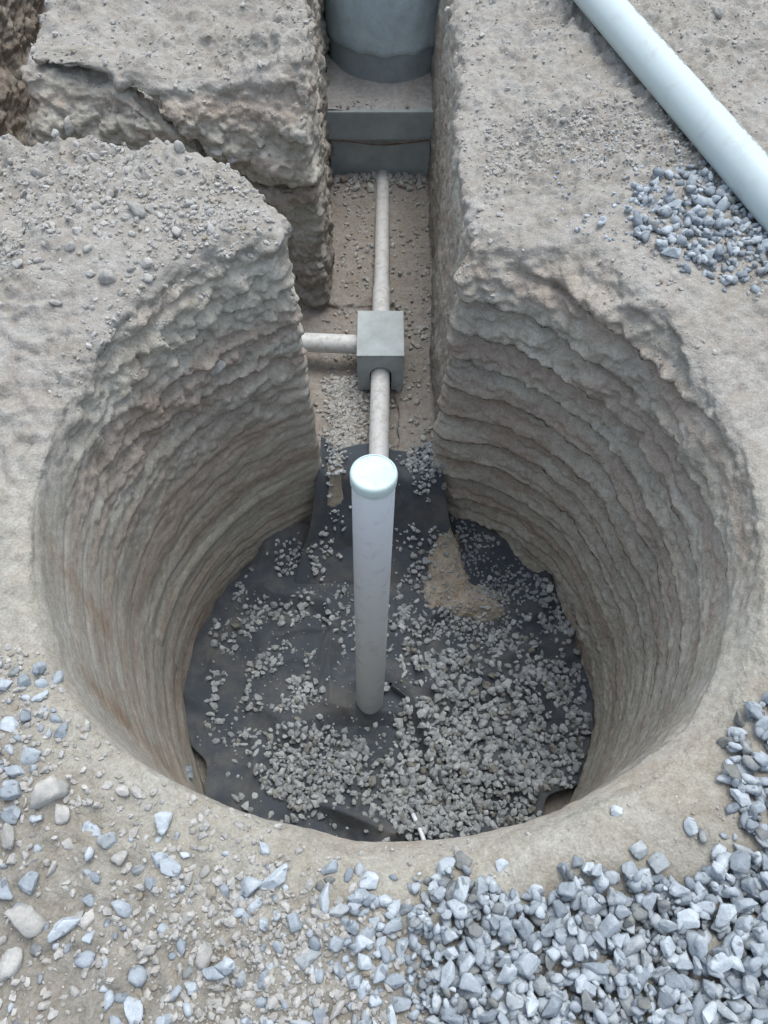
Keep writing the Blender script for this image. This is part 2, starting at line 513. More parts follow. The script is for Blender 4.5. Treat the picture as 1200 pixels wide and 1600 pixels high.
dp = dp + rough_up * 0.018 * billow(x * 9, y * 9, z * 13, 62, 2) + quiet * 0.0035 * noise(x * 36, y * 36, z * 50, 63) + quiet * 0.0045 * (0.4 + right) * billow(x * 24, y * 24, z * 40, 64, 2)
# small cavities torn out of the right wall
for (ct, cz, cr, cd) in ((0.50, -0.42, 0.045, 0.035), (0.12, -0.62, 0.03, 0.03), (0.72, -0.30, 0.05, -0.03), (1.25, -0.95, 0.07, -0.03), (0.0, -0.95, .04, .025)):
    d2 = ((th - ct) * R0 / (cr * 1.6)) ** 2 + ((z - cz) / cr) ** 2
    dp = dp - cd * np.exp(-d2 * 1.3)
dt = 0.013 * fbm(x * 5, y * 5, z * 5, 71, 2) + 0.011 * billow(x * 14, y * 14, z * 14, 72, 3) + 0.0055 * noise(x * 36, y * 36, z * 36, 73) - 0.010 * (np.abs(noise(x * 9, y * 9, 0.0, 76)) * 6).clip(0, 1) + 0.010
soft = np.exp(-((r - R0 - 0.03) / 0.16) ** 2) * sst(-np.sin(th), -0.2, 0.3)      # the trodden lip nearest the viewer is smooth
rough_g = 0.5 + 0.9 * sst(noise(x * 1.4, y * 1.4, 0, 74), -0.2, 0.25)
dt = dt * (1 - 0.45 * soft) * rough_g
# raked marks on the right bank
rk = sst(x, 0.3, 0.6) * sst(y, 1.7, 2.3)
dt = dt + rk * 0.012 * noise(x * 3 + y * 3, (y - 0.4 * x) * 12, 0.0, 75)
isleft = sst(-x, 0.2, 0.4)
dw = (0.022 + 0.020 * isleft) * fbm(x * 6, y * 6, z * 7, 81, 3) + 0.010 * billow(x * 18, y * 18, z * 18, 82, 2) + 0.003 * noise(x * 42, y * 42, z * 42, 83)
floorm = sst(N[:, 2], 0.6, 0.9) * sst(-z, 0.9, 1.0)
dw = dw * (1 - 0.6 * floorm)
rightw = sst(x, 0.15, 0.25) * sst(y, 2.0, 2.1)
dw = dw * (1 - 0.55 * rightw)
jx, jy, jz = x + 0.02 * noise(x * 20, y * 20, z * 20, 86), y + 0.02 * noise(x * 20, y * 20, z * 20, 87), z + 0.02 * noise(x * 20, y * 20, z * 20, 88)
w1, i1_ = worley(jx * 9, jy * 9, jz * 11, 201)
w2, i2_ = worley(jx * 24, jy * 24, jz * 26, 202)
chunk = 0.022 * (i1_ - 0.5) + 0.013 * (i2_ - 0.5) + 0.008 * (0.5 - w1) + 0.006 * (0.5 - w2) + 0.006 * billow(x * 30, y * 30, z * 30, 89, 2)
patchy = sst(noise(x * 2.5, y * 2.5, z * 2.5, 203), -0.25, 0.25)
disp = wpit * (dp + chunk * rough_up * (0.5 + 0.5 * (1 - right))) + wtop * (dt + (1 - 0.6 * soft) * patchy * (0.006 * (i2_ - 0.5) + 0.010 * (0.5 - w2) + 0.006 * (0.5 - w1))) + wwall * (dw + chunk * (1 - 0.7 * floorm) * (1 - 0.5 * rightw))
# broken clumps along the upper edges of the trenches
disp = disp + 0.018 * billow(x * 7, y * 7, z * 7, 85, 2) * np.exp(-((hg - z - 0.06) / 0.08) ** 2) * (1 - wpit) * (1 - soft)
V = V + N * np.where(edge_v, 0, disp)[:, None]
N = vnormals(V, Q)
x, y, z = V.T

# soil colour: its own pigment, dry on top, browner layers in the cut faces
dry = np.array([0.338, 0.341, 0.324]); wallc = np.array([0.452, 0.455, 0.410]); pink = np.array([0.392, 0.358, 0.318]); brown = np.array([0.30, 0.225, 0.155]); pale = np.array([0.365, 0.370, 0.330])
wt = sst(z - hg, -0.12, -0.01)[:, None]
c = wallc * (1 - wt) + dry * wt
nearm = (sst(-y, -0.95, -0.3) * wt[:, 0])[:, None]
c = c * (1 - nearm) + np.array([0.255, 0.254, 0.230]) * nearm
blot = sst(fbm(x * 2.2, y * 2.2, z * 2.2, 97, 3), 0.0, 0.5)[:, None] * 0.5
c = c * (1 - blot) + np.array([0.305, 0.305, 0.278]) * blot
layer = sst(noise(x * 1.0, y * 1.0, z * 10, 91) + 0.35 * noise(x * 5, y * 5, z * 24, 92) + 0.2 * noise(x * 22, y * 22, z * 30, 95), -0.05, 0.30)[:, None] * (1 - wt)
c = c * (1 - 0.85 * layer) + pink * 0.85 * layer
# brown runs down the left wall and damp patches on the near right bank
arcs = (th - math.pi) * R0
run = np.exp(-((th + 2.62 + 0.10 * z) / 0.05) ** 2) + 0.6 * np.exp(-((th + 2.95 + 0.06 * z) / 0.045) ** 2) + .35 * np.exp(-((th - 2.6 + 0.1 * z) / 0.07) ** 2)
run = run * (1 - wt[:, 0]) * (0.45 + 1.2 * noise(x * 6, y * 6, z * 2.5, 93))
patch = np.exp(-(((x - 0.60) / 0.16) ** 2 + ((y - 0.40) / 0.08) ** 2)) * 0.6 * (0.7 + noise(x * 12, y * 12, 0, 94)) * wt[:, 0]
bm_ = np.clip(run + patch, 0, 1)[:, None] * 0.8
c = c * (1 - bm_) + brown * bm_
lipm = (soft * wt[:, 0])[:, None] * 0.8
c = c * (1 - lipm) + pale * lipm
dk = sst(-x, 1.42, 1.5) * sst(-z, 0.03, 0.12)
c = c * (1 - 0.6 * dk[:, None]) + np.array([0.24, 0.205, 0.165]) * 0.6 * dk[:, None]
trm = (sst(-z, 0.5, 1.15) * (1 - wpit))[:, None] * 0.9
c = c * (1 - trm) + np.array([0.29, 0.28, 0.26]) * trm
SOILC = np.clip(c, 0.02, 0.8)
RELIEF = 1 - 0.75 * np.clip(wpit, 0, 1) * (1 - np.clip(quiet * 1.4 - 0.4, 0, 1))

# split the one skin into the named surfaces of the place, keeping shared normals
fc = V[Q].mean(1); fn = N[Q].mean(1)
fr = np.hypot(fc[:, 0] - CX, fc[:, 1] - CY); fh = ground_h(fc[:, 0], fc[:, 1])
below = fc[:, 2] < fh - 0.09
is_pf = (fr < R0 - 0.03) & (fc[:, 2] < ZPIT + 0.05)
is_pit = (fr < R0 + 0.12) & below & ~is_pf & ~((np.abs(fc[:, 0] - (-0.02)) < 0.262) & (fc[:, 1] > 2.0) & (fc[:, 2] > ZTR - 0.03))
is_tr = below & ~is_pit & ~is_pf
def sub_surface(name, mask):
    q = Q[mask]
    u, inv = np.unique(q, return_inverse=True)
    q = inv.reshape(q.shape)
    me = mesh_np(name, V[u], q, 4)
    at = me.color_attributes.new('soil_col', 'FLOAT_COLOR', 'POINT')
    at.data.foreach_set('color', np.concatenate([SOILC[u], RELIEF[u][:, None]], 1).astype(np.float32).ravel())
    me.normals_split_custom_set_from_vertices(N[u].astype(np.float32).tolist())
    o = obj(name, me, M_SOIL)
    tag(o, kind='structure')
    return o
ground_o = sub_surface('ground', ~(is_pf | is_pit | is_tr))
sub_surface('pit_wall', is_pit)
sub_surface('pit_floor', is_pf)
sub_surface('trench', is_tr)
BV = BVHTree.FromPolygons(V.tolist(), Q.tolist())
print('ground', round(time.time() - T0, 1))

# the plain around, out to the horizon (joined to the ground's outer edge)
bm = bmesh.new()
x0, x1, y0, y1 = float(gx[1]), float(gx[-2]), float(gy[1]), float(gy[-2])
ring_in = [(x0, y0), (x1, y0), (x1, y1), (x0, y1)]
ring_pts = []
def edge_pts(a, b, n): return [(a[0] + (b[0] - a[0]) * i / n, a[1] + (b[1] - a[1]) * i / n) for i in range(n)]
loop = []
for i in range(4): loop += edge_pts(ring_in[i], ring_in[(i + 1) % 4], 40)
prev = None
for s_, (grow, zz) in enumerate([(-0.03, None), (0.25, 0), (1.0, 0), (4, 0), (20, 0), (150, 0)]):
    cur = []
    for (ax_, ay_) in loop:
        mx, my = (x0 + x1) / 2, (y0 + y1) / 2
        sx = 1 + grow / ((x1 - x0) / 2); sy = 1 + grow / ((y1 - y0) / 2)
        px_, py_ = mx + (ax_ - mx) * sx, my + (ay_ - my) * sy
        zg = float(ground_h(np.array([ax_ + (0)]), np.array([ay_]))[0])
        fade = max(0.0, 1 - grow / 4)
        cur.append(bm.verts.new((px_, py_, zg * fade - (0.012 if grow < 0 else 0.004) + (0.04 * float(noise(px_ * .5, py_ * .5, 0.0, 3)) if grow > 0.5 else 0))))
    if prev:
        for i in range(len(cur)):
            bm.faces.new((prev[i], prev[(i + 1) % len(cur)], cur[(i + 1) % len(cur)], cur[i]))
    prev = cur
gp = bm_obj('plain', bm, M_SOIL, smooth=True)
att = gp.data.color_attributes.new('soil_col', 'FLOAT_COLOR', 'POINT')
att.data.foreach_set('color', np.tile([0.338, 0.341, 0.324, 1], len(gp.data.vertices)).astype(np.float32))
tag(gp, kind='structure')

def down(xx, yy, top=1.0):
    h = BV.ray_cast(Vector((xx, yy, top)), Vector((0, 0, -1)))
    return (h[0], h[1]) if h[0] is not None else (Vector((xx, yy, 0)), Vector((0, 0, 1)))
def look(X, Y, bv=None):
    """where the line of sight through photo pixel X, Y meets the ground"""
    d = Vector(px_dir(X, Y)).normalized()
    h = (bv or BV).ray_cast(Vector((0, 0, HC)), d)
    return h[0] if h[0] is not None else Vector(px(X, Y, 0))

# ------------------------------------------------------------------ geotextile in the pit
NR, NA = 150, 420
PB = Vector((-0.061, 1.074, ZPIT + 0.012))          # foot of the standing pipe
rr = np.linspace(0, 1, NR)[:, None]; aa = np.linspace(0, 2 * math.pi, NA, endpoint=False)[None, :]
rim = 0.885 + 0.02 * noise(np.cos(aa) * 3, np.sin(aa) * 3, 0.2, 101) + 0.008 * noise(np.cos(aa) * 11, np.sin(aa) * 11, 0.2, 102)
def notch(a0, w, d):
    da = (aa - a0 + math.pi) % (2 * math.pi) - math.pi
    return d * np.exp(-(da / w) ** 2)
rim = rim - notch(math.radians(-38), 0.13, 0.09) - notch(math.radians(-58), 0.06, 0.10) - notch(math.radians(205), 0.10, 0.05) - notch(math.radians(12), 0.08, 0.05)
rad = rr * rim
cx_ = CX + rad * np.cos(aa); cy_ = CY + rad * np.sin(aa)
fold = 0.036 * fbm(cx_ * 3.0, cy_ * 3.0, 0.0, 111, 3) + 0.055 * (1 - np.abs(noise(cx_ * 2.3 + 0.4 * noise(cx_ * 3, cy_ * 3, 0, 114), cy_ * 2.3, 0.5, 112)) * 5).clip(0, 1) + 0.016 * (1 - np.abs(noise(cx_ * 6, cy_ * 6, 0.5, 113)) * 6).clip(0, 1) + 0.005 * noise(cx_ * 17, cy_ * 17, 0.5, 116)
cz_ = ZPIT + 0.022 + fold.clip(-0.008, 1)
edge = sst(rad / rim, 0.80, 1.0)
back_up = sst(np.sin(aa), 0.2, 0.9)
cz_ = cz_ + edge * (0.045 + 0.06 * back_up + 0.05 * noise(np.cos(aa) * 4, np.sin(aa) * 4, 0.9, 115).clip(-0.5, 1))
# funnel round the pipe
dpipe = np.hypot(cx_ - PB.x - 0.02, cy_ - PB.y + 0.05)
cz_ = cz_ - 0.035 * np.exp(-(dpipe / 0.11) ** 2) + 0.03 * np.exp(-((dpipe - 0.19) / 0.05) ** 2)
cz_ = np.maximum(cz_, ZPIT + 0.006)
# tented folds near the viewer's side
def tent(p, q, w, h):
    global cz_
    ax_, ay_ = p; bx_, by_ = q
    L2 = (bx_ - ax_) ** 2 + (by_ - ay_) ** 2
    t = np.clip(((cx_ - ax_) * (bx_ - ax_) + (cy_ - ay_) * (by_ - ay_)) / L2, 0, 1)
    d = np.hypot(cx_ - ax_ - t * (bx_ - ax_), cy_ - ay_ - t * (by_ - ay_))
    cz_ = cz_ + 1.35 * h * np.exp(-(d / w) ** 1.3) * np.sin(np.pi * np.clip(t * 0.85 + 0.12, 0, 1))
P2 = lambda X, Y: tuple(px(X, Y, ZPIT)[:2])
tent(P2(500, 1262), P2(615, 1310), 0.03, 0.09)
tent(P2(540, 1200), P2(565, 1280), 0.03, 0.05)
tent(P2(515, 1000), P2(520, 1130), 0.035, 0.045)
tent(P2(400, 1100), P2(480, 1170), 0.04, 0.04)
tent(P2(640, 1090), P2(685, 1230), 0.018, 0.055)
tent(P2(330, 1010), P2(400, 930), 0.04, 0.05)
tent(P2(820, 1060), P2(900, 1180), 0.04, 0.06)
tent(P2(700, 1130), P2(640, 1010), 0.04, 0.04)
tent(P2(870, 1010), P2(760, 1040), 0.04, 0.05)
CV = np.stack([cx_, cy_, cz_], -1).reshape(-1, 3)
i = np.arange(NR - 1)[:, None]; j = np.arange(NA)[None, :]
CQ = np.stack([i * NA + j, (i + 1) * NA + j, (i + 1) * NA + (j + 1) % NA, i * NA + (j + 1) % NA], -1).reshape(-1, 4)
CQ = CQ[NA:]      # drop the collapsed centre ring
cloth_root = empty('geotextile_sheet', (CX, CY, ZPIT))
tag(cloth_root, 'dark grey felt geotextile sheet crumpled over the bottom of the round pit', 'geotextile')
CVl = CV - np.array([CX, CY, ZPIT])
centre = np.array([[0, 0, CVl[:NA * 2, 2].mean()]])
fo = obj('floor_cloth', mesh_np('floor_cloth', CVl, CQ, 4), M_CLOTH, cloth_root)
sm = fo.modifiers.new('thick', 'SOLIDIFY'); sm.thickness = 0.004; sm.offset = -1
# the flap that climbs from the pit floor over the lip of the trench
NU, NV = 70, 50
u = np.linspace(0, 1, NU)[:, None]; v = np.linspace(0, 1, NV)[None, :]
pw = np.interp(v, [0, 0.25, 0.75, 0.88, 1.0], [ZPIT - 0.03, ZPIT + 0.12, ZTR + 0.0, ZTR + 0.035, ZTR + 0.03])
py = np.interp(v, [0, 0.25, 0.75, 0.88, 1.0], [1.60, 1.80, 1.985, 2.06, 2.13])
topedge = 0.03 * noise(u * 5, 0.2, 0.4, 121)
fx = -0.285 + 0.535 * u + 0.02 * (v - 0.5) * 0 + 0.35 * (u - 0.5) * (1 - v) ** 2
fy = py + topedge * v + 0.03 * noise(u * 6, v * 2, 0.3, 122) - 0.03 * np.abs(u - 0.5) ** 2 * 4 * sst(1 - v, 0, .3) * 0.6
fz = pw + 0.05 * noise(u * 7 + v, v * 3, 0.3, 123) * (0.4 + v) + 0.05 * sst(np.abs(u - 0.5), 0.38, 0.5) * v
FV = np.stack(np.broadcast_arrays(fx, fy, fz), -1).reshape(-1, 3) - np.array([CX, CY, ZPIT])
i = np.arange(NU - 1)[:, None]; j = np.arange(NV - 1)[None, :]
FQ = np.stack([i * NV + j, (i + 1) * NV + j, (i + 1) * NV + j + 1, i * NV + j + 1], -1).reshape(-1, 4)
fl = obj('flap', mesh_np('flap', FV, FQ, 4), M_CLOTH, cloth_root)
sm = fl.modifiers.new('thick', 'SOLIDIFY'); sm.thickness = 0.004
off = np.array([CX, CY, ZPIT])
CB = BVHTree.FromPolygons(np.concatenate([CVl + off, FV + off]).tolist(), np.concatenate([CQ, FQ + len(CVl)]).tolist())
print('cloth', round(time.time() - T0, 1))

# ------------------------------------------------------------------ sand spilt on the sheet and soil over the slab
def heap(name, cx, cy, rx, ry, hgt, bv_down, label, seed, col, n=46, irregular=0.35, rot=0.0, base_z=None):
    A = np.linspace(0, 2 * math.pi, 90, endpoint=False)[None, :]; Rr = np.linspace(0, 1, n)[:, None]
    ir = 1 + irregular * (noise(np.cos(A) * 1.5, np.sin(A) * 1.5, 0.3, seed) * 1.3 + 0.25 * noise(np.cos(A) * 5, np.sin(A) * 5, 0.3, seed + 1))
    lx, ly = Rr * rx * ir * np.cos(A), Rr * ry * ir * np.sin(A)
    X = cx + lx * math.cos(rot) - ly * math.sin(rot); Y = cy + lx * math.sin(rot) + ly * math.cos(rot)
    Zb = np.zeros(X.shape)
    for a in range(X.shape[0]):
        for b in range(X.shape[1]):
            Zb[a, b] = base_z if base_z is not None else bv_down(X[a, b], Y[a, b])
    Hh = hgt * (1 - Rr ** 2) * (0.75 + 0.6 * fbm(X * 9, Y * 9, 0.2, seed + 2, 3)) + 0.004 * noise(X * 45, Y * 45, 0, seed + 3) * (1 - Rr ** 4)
    Zz = Zb + Hh - 0.016 * sst(Rr + 0.28 * noise(X * 22, Y * 22, 0.0, seed + 9) + 0.2 * noise(X * 55, Y * 55, 0.0, seed + 8), 0.72, 1.0) + 0.002
    VV = np.stack([X, Y, Zz], -1).reshape(-1, 3)
    na = 90
    i = np.arange(n - 1)[:, None]; j = np.arange(na)[None, :]
    QQ = np.stack([i * na + j, (i + 1) * na + j, (i + 1) * na + (j + 1) % na, i * na + (j + 1) % na], -1).reshape(-1, 4)
    me = mesh_np(name, VV, QQ, 4)
    at = me.color_attributes.new('soil_col', 'FLOAT_COLOR', 'POINT')
    at.data.foreach_set('color', np.tile([*col, 1], len(VV)).astype(np.float32))
    o = obj(name, me, M_SOIL)
    tag(o, label, 'soil', kind='stuff')
    SANDS.append((VV, QQ))
    return o
SANDS = []
def cdown(xx, yy):
    h = CB.ray_cast(Vector((xx, yy, -0.9)), Vector((0, 0, -1)))
    return h[0].z if h[0] is not None else ZPIT
SAND = (0.37, 0.345, 0.295)
p = px(698, 905, ZPIT + .03); heap('sand', p[0], p[1], 0.115, 0.19, 0.045, cdown, 'tan sand spilt over the sheet right of the standing pipe', 131, SAND)
p = px(745, 945, ZPIT + .03); heap('sand', p[0], p[1], 0.15, 0.10, 0.035, cdown, 'thin tan sand between the stones at the right of the sheet', 135, SAND)
p = px(531, 818, ZPIT + .03); heap('sand', p[0], p[1], 0.045, 0.10, 0.02, cdown, 'small strip of tan sand behind the standing pipe on the left', 139, (0.37, 0.35, 0.30), irregular=0.6)

_vs, _fs, _o = [CVl + off, FV + off], [CQ, FQ + len(CVl)], len(CVl) + len(FV)
for v_, f_ in SANDS:
    _vs.append(v_); _fs.append(f_ + _o); _o += len(v_)
CB = BVHTree.FromPolygons(np.concatenate(_vs).tolist(), np.concatenate(_fs).tolist())
# ------------------------------------------------------------------ pipes
def tube(bm, p0, p1, r0, r1=None, seg=48, rings=1, cap0=True, cap1=True, wall=None):
    r1 = r0 if r1 is None else r1
    p0, p1 = Vector(p0), Vector(p1); d = (p1 - p0).normalized()
    a = d.orthogonal().normalized(); b = d.cross(a)
    loops = []
    prof = [(k / rings, r0 + (r1 - r0) * k / rings) for k in range(rings + 1)]
    for t, r_ in prof:
        c = p0.lerp(p1, t)
        loops.append([bm.verts.new(c + (a * math.cos(2 * math.pi * i / seg) + b * math.sin(2 * math.pi * i / seg)) * r_) for i in range(seg)])
    for l0, l1 in zip(loops, loops[1:]):
        for i in range(seg): bm.faces.new((l0[i], l0[(i + 1) % seg], l1[(i + 1) % seg], l1[i]))
    if cap0: bm.faces.new(loops[0])
    if cap1: bm.faces.new(loops[-1])
def lathe(bm, p0, axis_, prof, seg=56):
    """prof: (distance along axis, radius)"""
    p0 = Vector(p0); d = Vector(axis_).normalized()
    a = d.orthogonal().normalized(); b = d.cross(a)
    loops = []
    for t, r_ in prof:
        c = p0 + d * t
        if r_ < 1e-5: loops.append([bm.verts.new(c)])
        else: loops.append([bm.verts.new(c + (a * math.cos(2 * math.pi * i / seg) + b * math.sin(2 * math.pi * i / seg)) * r_) for i in range(seg)])
    for l0, l1 in zip(loops, loops[1:]):
        for i in range(seg):
            if len(l0) == 1: bm.faces.new((l0[0], l1[i], l1[(i + 1) % seg]))
            elif len(l1) == 1: bm.faces.new((l0[i], l0[(i + 1) % seg], l1[0]))
            else: bm.faces.new((l0[i], l0[(i + 1) % seg], l1[(i + 1) % seg], l1[i]))
def shade_by_angle(o, ang=35):
    me = o.data
    for p_ in me.polygons: p_.use_smooth = True
    bm = bmesh.new(); bm.from_mesh(me)
    for e in bm.edges:
        if len(e.link_faces) == 2: e.smooth = e.calc_face_angle(0) < math.radians(ang)
    bm.to_mesh(me); bm.free()
    return o

# standing pipe with cap
top = Vector((-0.0262, 1.126, 0.024)); foot = Vector((PB.x, PB.y, ZPIT + 0.02))
axisv = (top - foot).normalized(); L = (top - foot).length
rt = empty('standing_pipe', foot)
tag(rt, 'tall white pipe with a pale green cap standing in the middle of the pit', 'pipe')
bm = bmesh.new(); lathe(bm, (0, 0, 0), axisv, [(0, 0.051), (0, 0.0565), (0.004, 0.0575), (L * 0.5, 0.0575), (L - 0.02, 0.0575)])
shade_by_angle(bm_obj('shaft', bm, M_WHITE, rt))
bm = bmesh.new(); lathe(bm, (0, 0, 0), axisv, [(L - 0.040, 0.0578), (L - 0.040, 0.0600), (L - 0.037, 0.0610), (L - 0.010, 0.0617), (L - 0.004, 0.0605), (L, 0.057), (L + 0.0005, 0.054), (L - 0.0015, 0.0525), (L - 0.0015, 0.0)])
shade_by_angle(bm_obj('cap', bm, M_CAP, rt), 50)

def arange_pipe(name, pts, r_, mat, label, cat='pipe', collars=(), group=None, hollow=True):
    pts = [Vector(p_) for p_ in pts]
    rt = empty(name, pts[0]); tag(rt, label, cat, group)
    bm = bmesh.new()
    d = (pts[1] - pts[0]); L = d.length; d.normalize()
    prof = [(0.0, r_ - 0.005), (0, r_)]
    nseg = 12
    for k in range(1, nseg): prof.append((L * k / nseg, r_))
    prof += [(L, r_), (L, r_ - 0.005)]
    lathe(bm, (0, 0, 0), d, prof)
    shade_by_angle(bm_obj('tube', bm, mat, rt))
    for (t0, t1, rr_) in collars:
        bm = bmesh.new(); lathe(bm, (0, 0, 0), d, [(t0, r_ + 0.0005), (t0, rr_ - 0.002), (t0 + 0.004, rr_), (t1 - 0.006, rr_), (t1, rr_ - 0.002), (t1, r_ + 0.0005)])
        shade_by_angle(bm_obj('socket', bm, mat, rt), 50)
    return rt

ZP = ZTR + 0.092
yb0, yb1 = 1.567 * HC, 1.567 * HC + 0.295        # junction box front and back
arange_pipe('trench_pipe', [(-0.024, 1.98, ZP - 0.014), (-0.0175, yb0 + 0.02, ZP)], 0.0455, M_DIRTY,
            'dusty white pipe running from the small box toward the pit behind the standing pipe')
arange_pipe('trench_pipe', [(-0.016, yb1 - 0.02, ZP + 0.004), (-0.006, 4.26, ZTR - 0.012)], 0.040, M_DIRTY,
            'dusty grey-white pipe along the trench between the manhole and the small box', collars=[(0.0, 0.36, 0.0455)])
arange_pipe('trench_pipe', [(-0.118, 2.70, ZP + 0.012), (-1.05, 2.735, ZP + 0.03)], 0.0465, M_DIRTY,
            'short white pipe entering the small box from the side trench')

# big pipe lying on the right bank
a = px(936, 0, 0.155); b = px(1197, 300, 0.135)
d = (b - a) / np.linalg.norm(b - a)
A_ = a - d * 1.2; B_ = b + d * 1.5
bp = arange_pipe('large_pipe', [tuple(A_), tuple(B_)], 0.068, M_BIG, 'long pale blue plastic pipe lying diagonally on the ground beside the trench')
# faint line printed along it
bm = bmesh.new()
pd = Vector(d); side = Vector((0, 0, 1)).cross(pd).normalized()
rngp = random.Random(5)
t = 0.9
LT = np.linalg.norm(B_ - A_)
while t < LT - 0.3:
    ln = rngp.choice([0.006, 0.01, 0.014, 0.03])
    ang0 = math.radians(22 + rngp.uniform(-0.6, 0.6))
    vs = []
    for (tt, an) in ((t, ang0), (t + ln, ang0), (t + ln, ang0 + 0.075), (t, ang0 + 0.075)):
        nrm = Vector((0, 0, 1)) * math.cos(an) + side * math.sin(an)
        vs.append(bm.verts.new(pd * tt + nrm * 0.0688))
    if rngp.random() < 0.55: bm.faces.new(vs)
    t += ln + rngp.choice([0.004, 0.006, 0.02])
M_PRINT = NT('faded_print', 0.6); M_PRINT.b.inputs['Base Color'].default_value = (0.20, 0.27, 0.29, 1)
bm_obj('print_line', bm, M_PRINT.m, bp)['kind'] = 'stuff'

# ------------------------------------------------------------------ boxes and manhole
def rbox(bm, x0, x1, y0, y1, z0, z1, bev=0.004):
    vs = bmesh.ops.create_cube(bm, size=1.0)['verts']
    for v_ in vs:
        v_.co = Vector(((x0 + x1) / 2 + v_.co.x * (x1 - x0), (y0 + y1) / 2 + v_.co.y * (y1 - y0), (z0 + z1) / 2 + v_.co.z * (z1 - z0)))
    es = list({e for v_ in vs for e in v_.link_edges})
    if bev: bmesh.ops.bevel(bm, geom=es, offset=bev, segments=2, affect='EDGES', profile=0.6)

xb = -0.0165; hw = 0.109
jb = empty('junction_box', (xb, (yb0 + yb1) / 2, ZTR - 0.01))
tag(jb, 'small grey concrete junction box where three pipes meet in the trench', 'concrete box')
# body: four walls with a round-topped opening cut in the front one
HB = 0.238
def arch_wall(bm, w, h_, thick, ow, oh, z0):
    """wall in XZ, thickness along +Y from 0, with an arch opening resting at z0"""
    n = 14
    rad_ = ow / 2
    inner = [(-rad_, z0)] + [(-rad_ * math.cos(math.pi * i / n), oh - rad_ + rad_ * math.sin(math.pi * i / n)) for i in range(n + 1)] + [(rad_, z0)]
    outer = []
    for (ix, iz) in inner:
        outer.append(None)
    m_ = len(inner)
    outer = [(-w, 0.0)]
    for (ix, iz) in inner[1:-1]:
        t = (ix + rad_) / (2 * rad_)
        if t < 0.2: outer.append((-w, h_ * (0.3 + t / 0.2 * 0.7)))
        elif t > 0.8: outer.append((w, h_ * (0.3 + (1 - t) / 0.2 * 0.7)))
        else: outer.append((-w + 2 * w * (t - 0.2) / 0.6, h_))
    outer.append((w, 0.0))
    fr_, bk = [], []
    for yy in (0, thick):
        I = [bm.verts.new((q[0], yy, q[1])) for q in inner]; O = [bm.verts.new((q[0], yy, q[1])) for q in outer]
        for k in range(m_ - 1): bm.faces.new((I[k], I[k + 1], O[k + 1], O[k]))
        fr_.append((I, O))
    (I0, O0), (I1, O1) = fr_
    for k in range(m_ - 1):
        bm.faces.new((I0[k], I0[k + 1], I1[k + 1], I1[k])); bm.faces.new((O0[k], O0[k + 1], O1[k + 1], O1[k]))
bm = bmesh.new()
arch_wall(bm, hw, HB - 0.012, 0.03, 0.104, 0.158, 0.0)
for v_ in bm.verts: v_.co += Vector((0, -(yb1 - yb0) / 2, 0))
Lh = (yb1 - yb0) / 2
rbox(bm, -hw, -hw + 0.03, -Lh + 0.0302, Lh, 0, HB - 0.012, 0.0)
rbox(bm, hw - 0.03, hw, -Lh + 0.0302, Lh, 0, HB - 0.012, 0.0)
rbox(bm, -hw + 0.0302, hw - 0.0302, Lh - 0.03, Lh, 0, HB - 0.012, 0.0)
bm_obj('body', bm, M_CONC2, jb)
bm = bmesh.new(); rbox(bm, -hw - 0.002, hw + 0.002, -Lh - 0.002, Lh + 0.002, HB - 0.0118, HB, 0.003)
bm_obj('lid', bm, M_CONC2, jb)

mh = empty('manhole', (-0.035, 4.23, ZTR))
tag(mh, 'grey concrete manhole, round shaft on square chamber, at the far trench end', 'manhole')
yf = 4.224
bm = bmesh.new(); rbox(bm, -0.29, 0.31, 0.012, 1.05, -0.05, 0.226, 0.008); bm_obj('chamber', bm, M_CONC, mh)
bm = bmesh.new(); rbox(bm, -0.325, 0.325, -0.006, 1.06, 0.2265, 0.400, 0.008); bm_obj('slab', bm, M_CONC, mh)
# shaft
cxs, cys, rs = 0.052, 0.58, 0.354
bm = bmesh.new(); lathe(bm, (cxs, cys, 0), (0, 0, 1), [(0.402, rs), (0.62, rs), (0.95, rs), (1.28, rs), (1.28, rs - 0.05), (0.402, rs - 0.05)], 96)
shade_by_angle(bm_obj('shaft', bm, M_SHAFTW, mh))
# render coat with a ragged lower edge, on the upper part of the shaft
seg = 180
Aang = np.linspace(0, 2 * math.pi, seg, endpoint=False)
low = 0.585 + 0.018 * noise(np.cos(Aang) * 3, np.sin(Aang) * 3, 0.5, 141) + 0.010 * noise(np.cos(Aang) * 12, np.sin(Aang) * 12, 0.5, 142)
rows = []
for t, dr in ((0, 0.0005), (0.004, 0.006), (0.05, 0.008), (0.4, 0.008), (1.0, 0.008)):
    zz = low + (1.285 - low) * t
    rows.append(np.stack([cxs + (rs + dr) * np.cos(Aang), cys + (rs + dr) * np.sin(Aang), zz], 1))
RV = np.concatenate(rows)
i = np.arange(4)[:, None]; j = np.arange(seg)[None, :]
RQ = np.stack([i * seg + j, i * seg + (j + 1) % seg, (i + 1) * seg + (j + 1) % seg, (i + 1) * seg + j], -1).reshape(-1, 4)
obj('render_coat', mesh_np('render_coat', RV, RQ, 4), M_SHAFT, mh)
rngm = random.Random(9)
cr = []
for _ in range(260):
    X_, Y_ = rngm.uniform(-0.30, 0.26), 4.215 - abs(rngm.gauss(0, 0.05))
    hp_, hn_ = down(X_, Y_)
    if hp_.z > -1.1: continue
    r_ = 0.008 + 0.026 * rngm.random() ** 2
    cr.append((rngm.randrange(99), Matrix.Translation((X_, Y_, hp_.z + r_ * 0.3)) @ Euler((rngm.uniform(-.5, .5), rngm.uniform(-.5, .5), rngm.uniform(0, 6.28))).to_matrix().to_4x4() @ Matrix.Scale(r_, 4)))
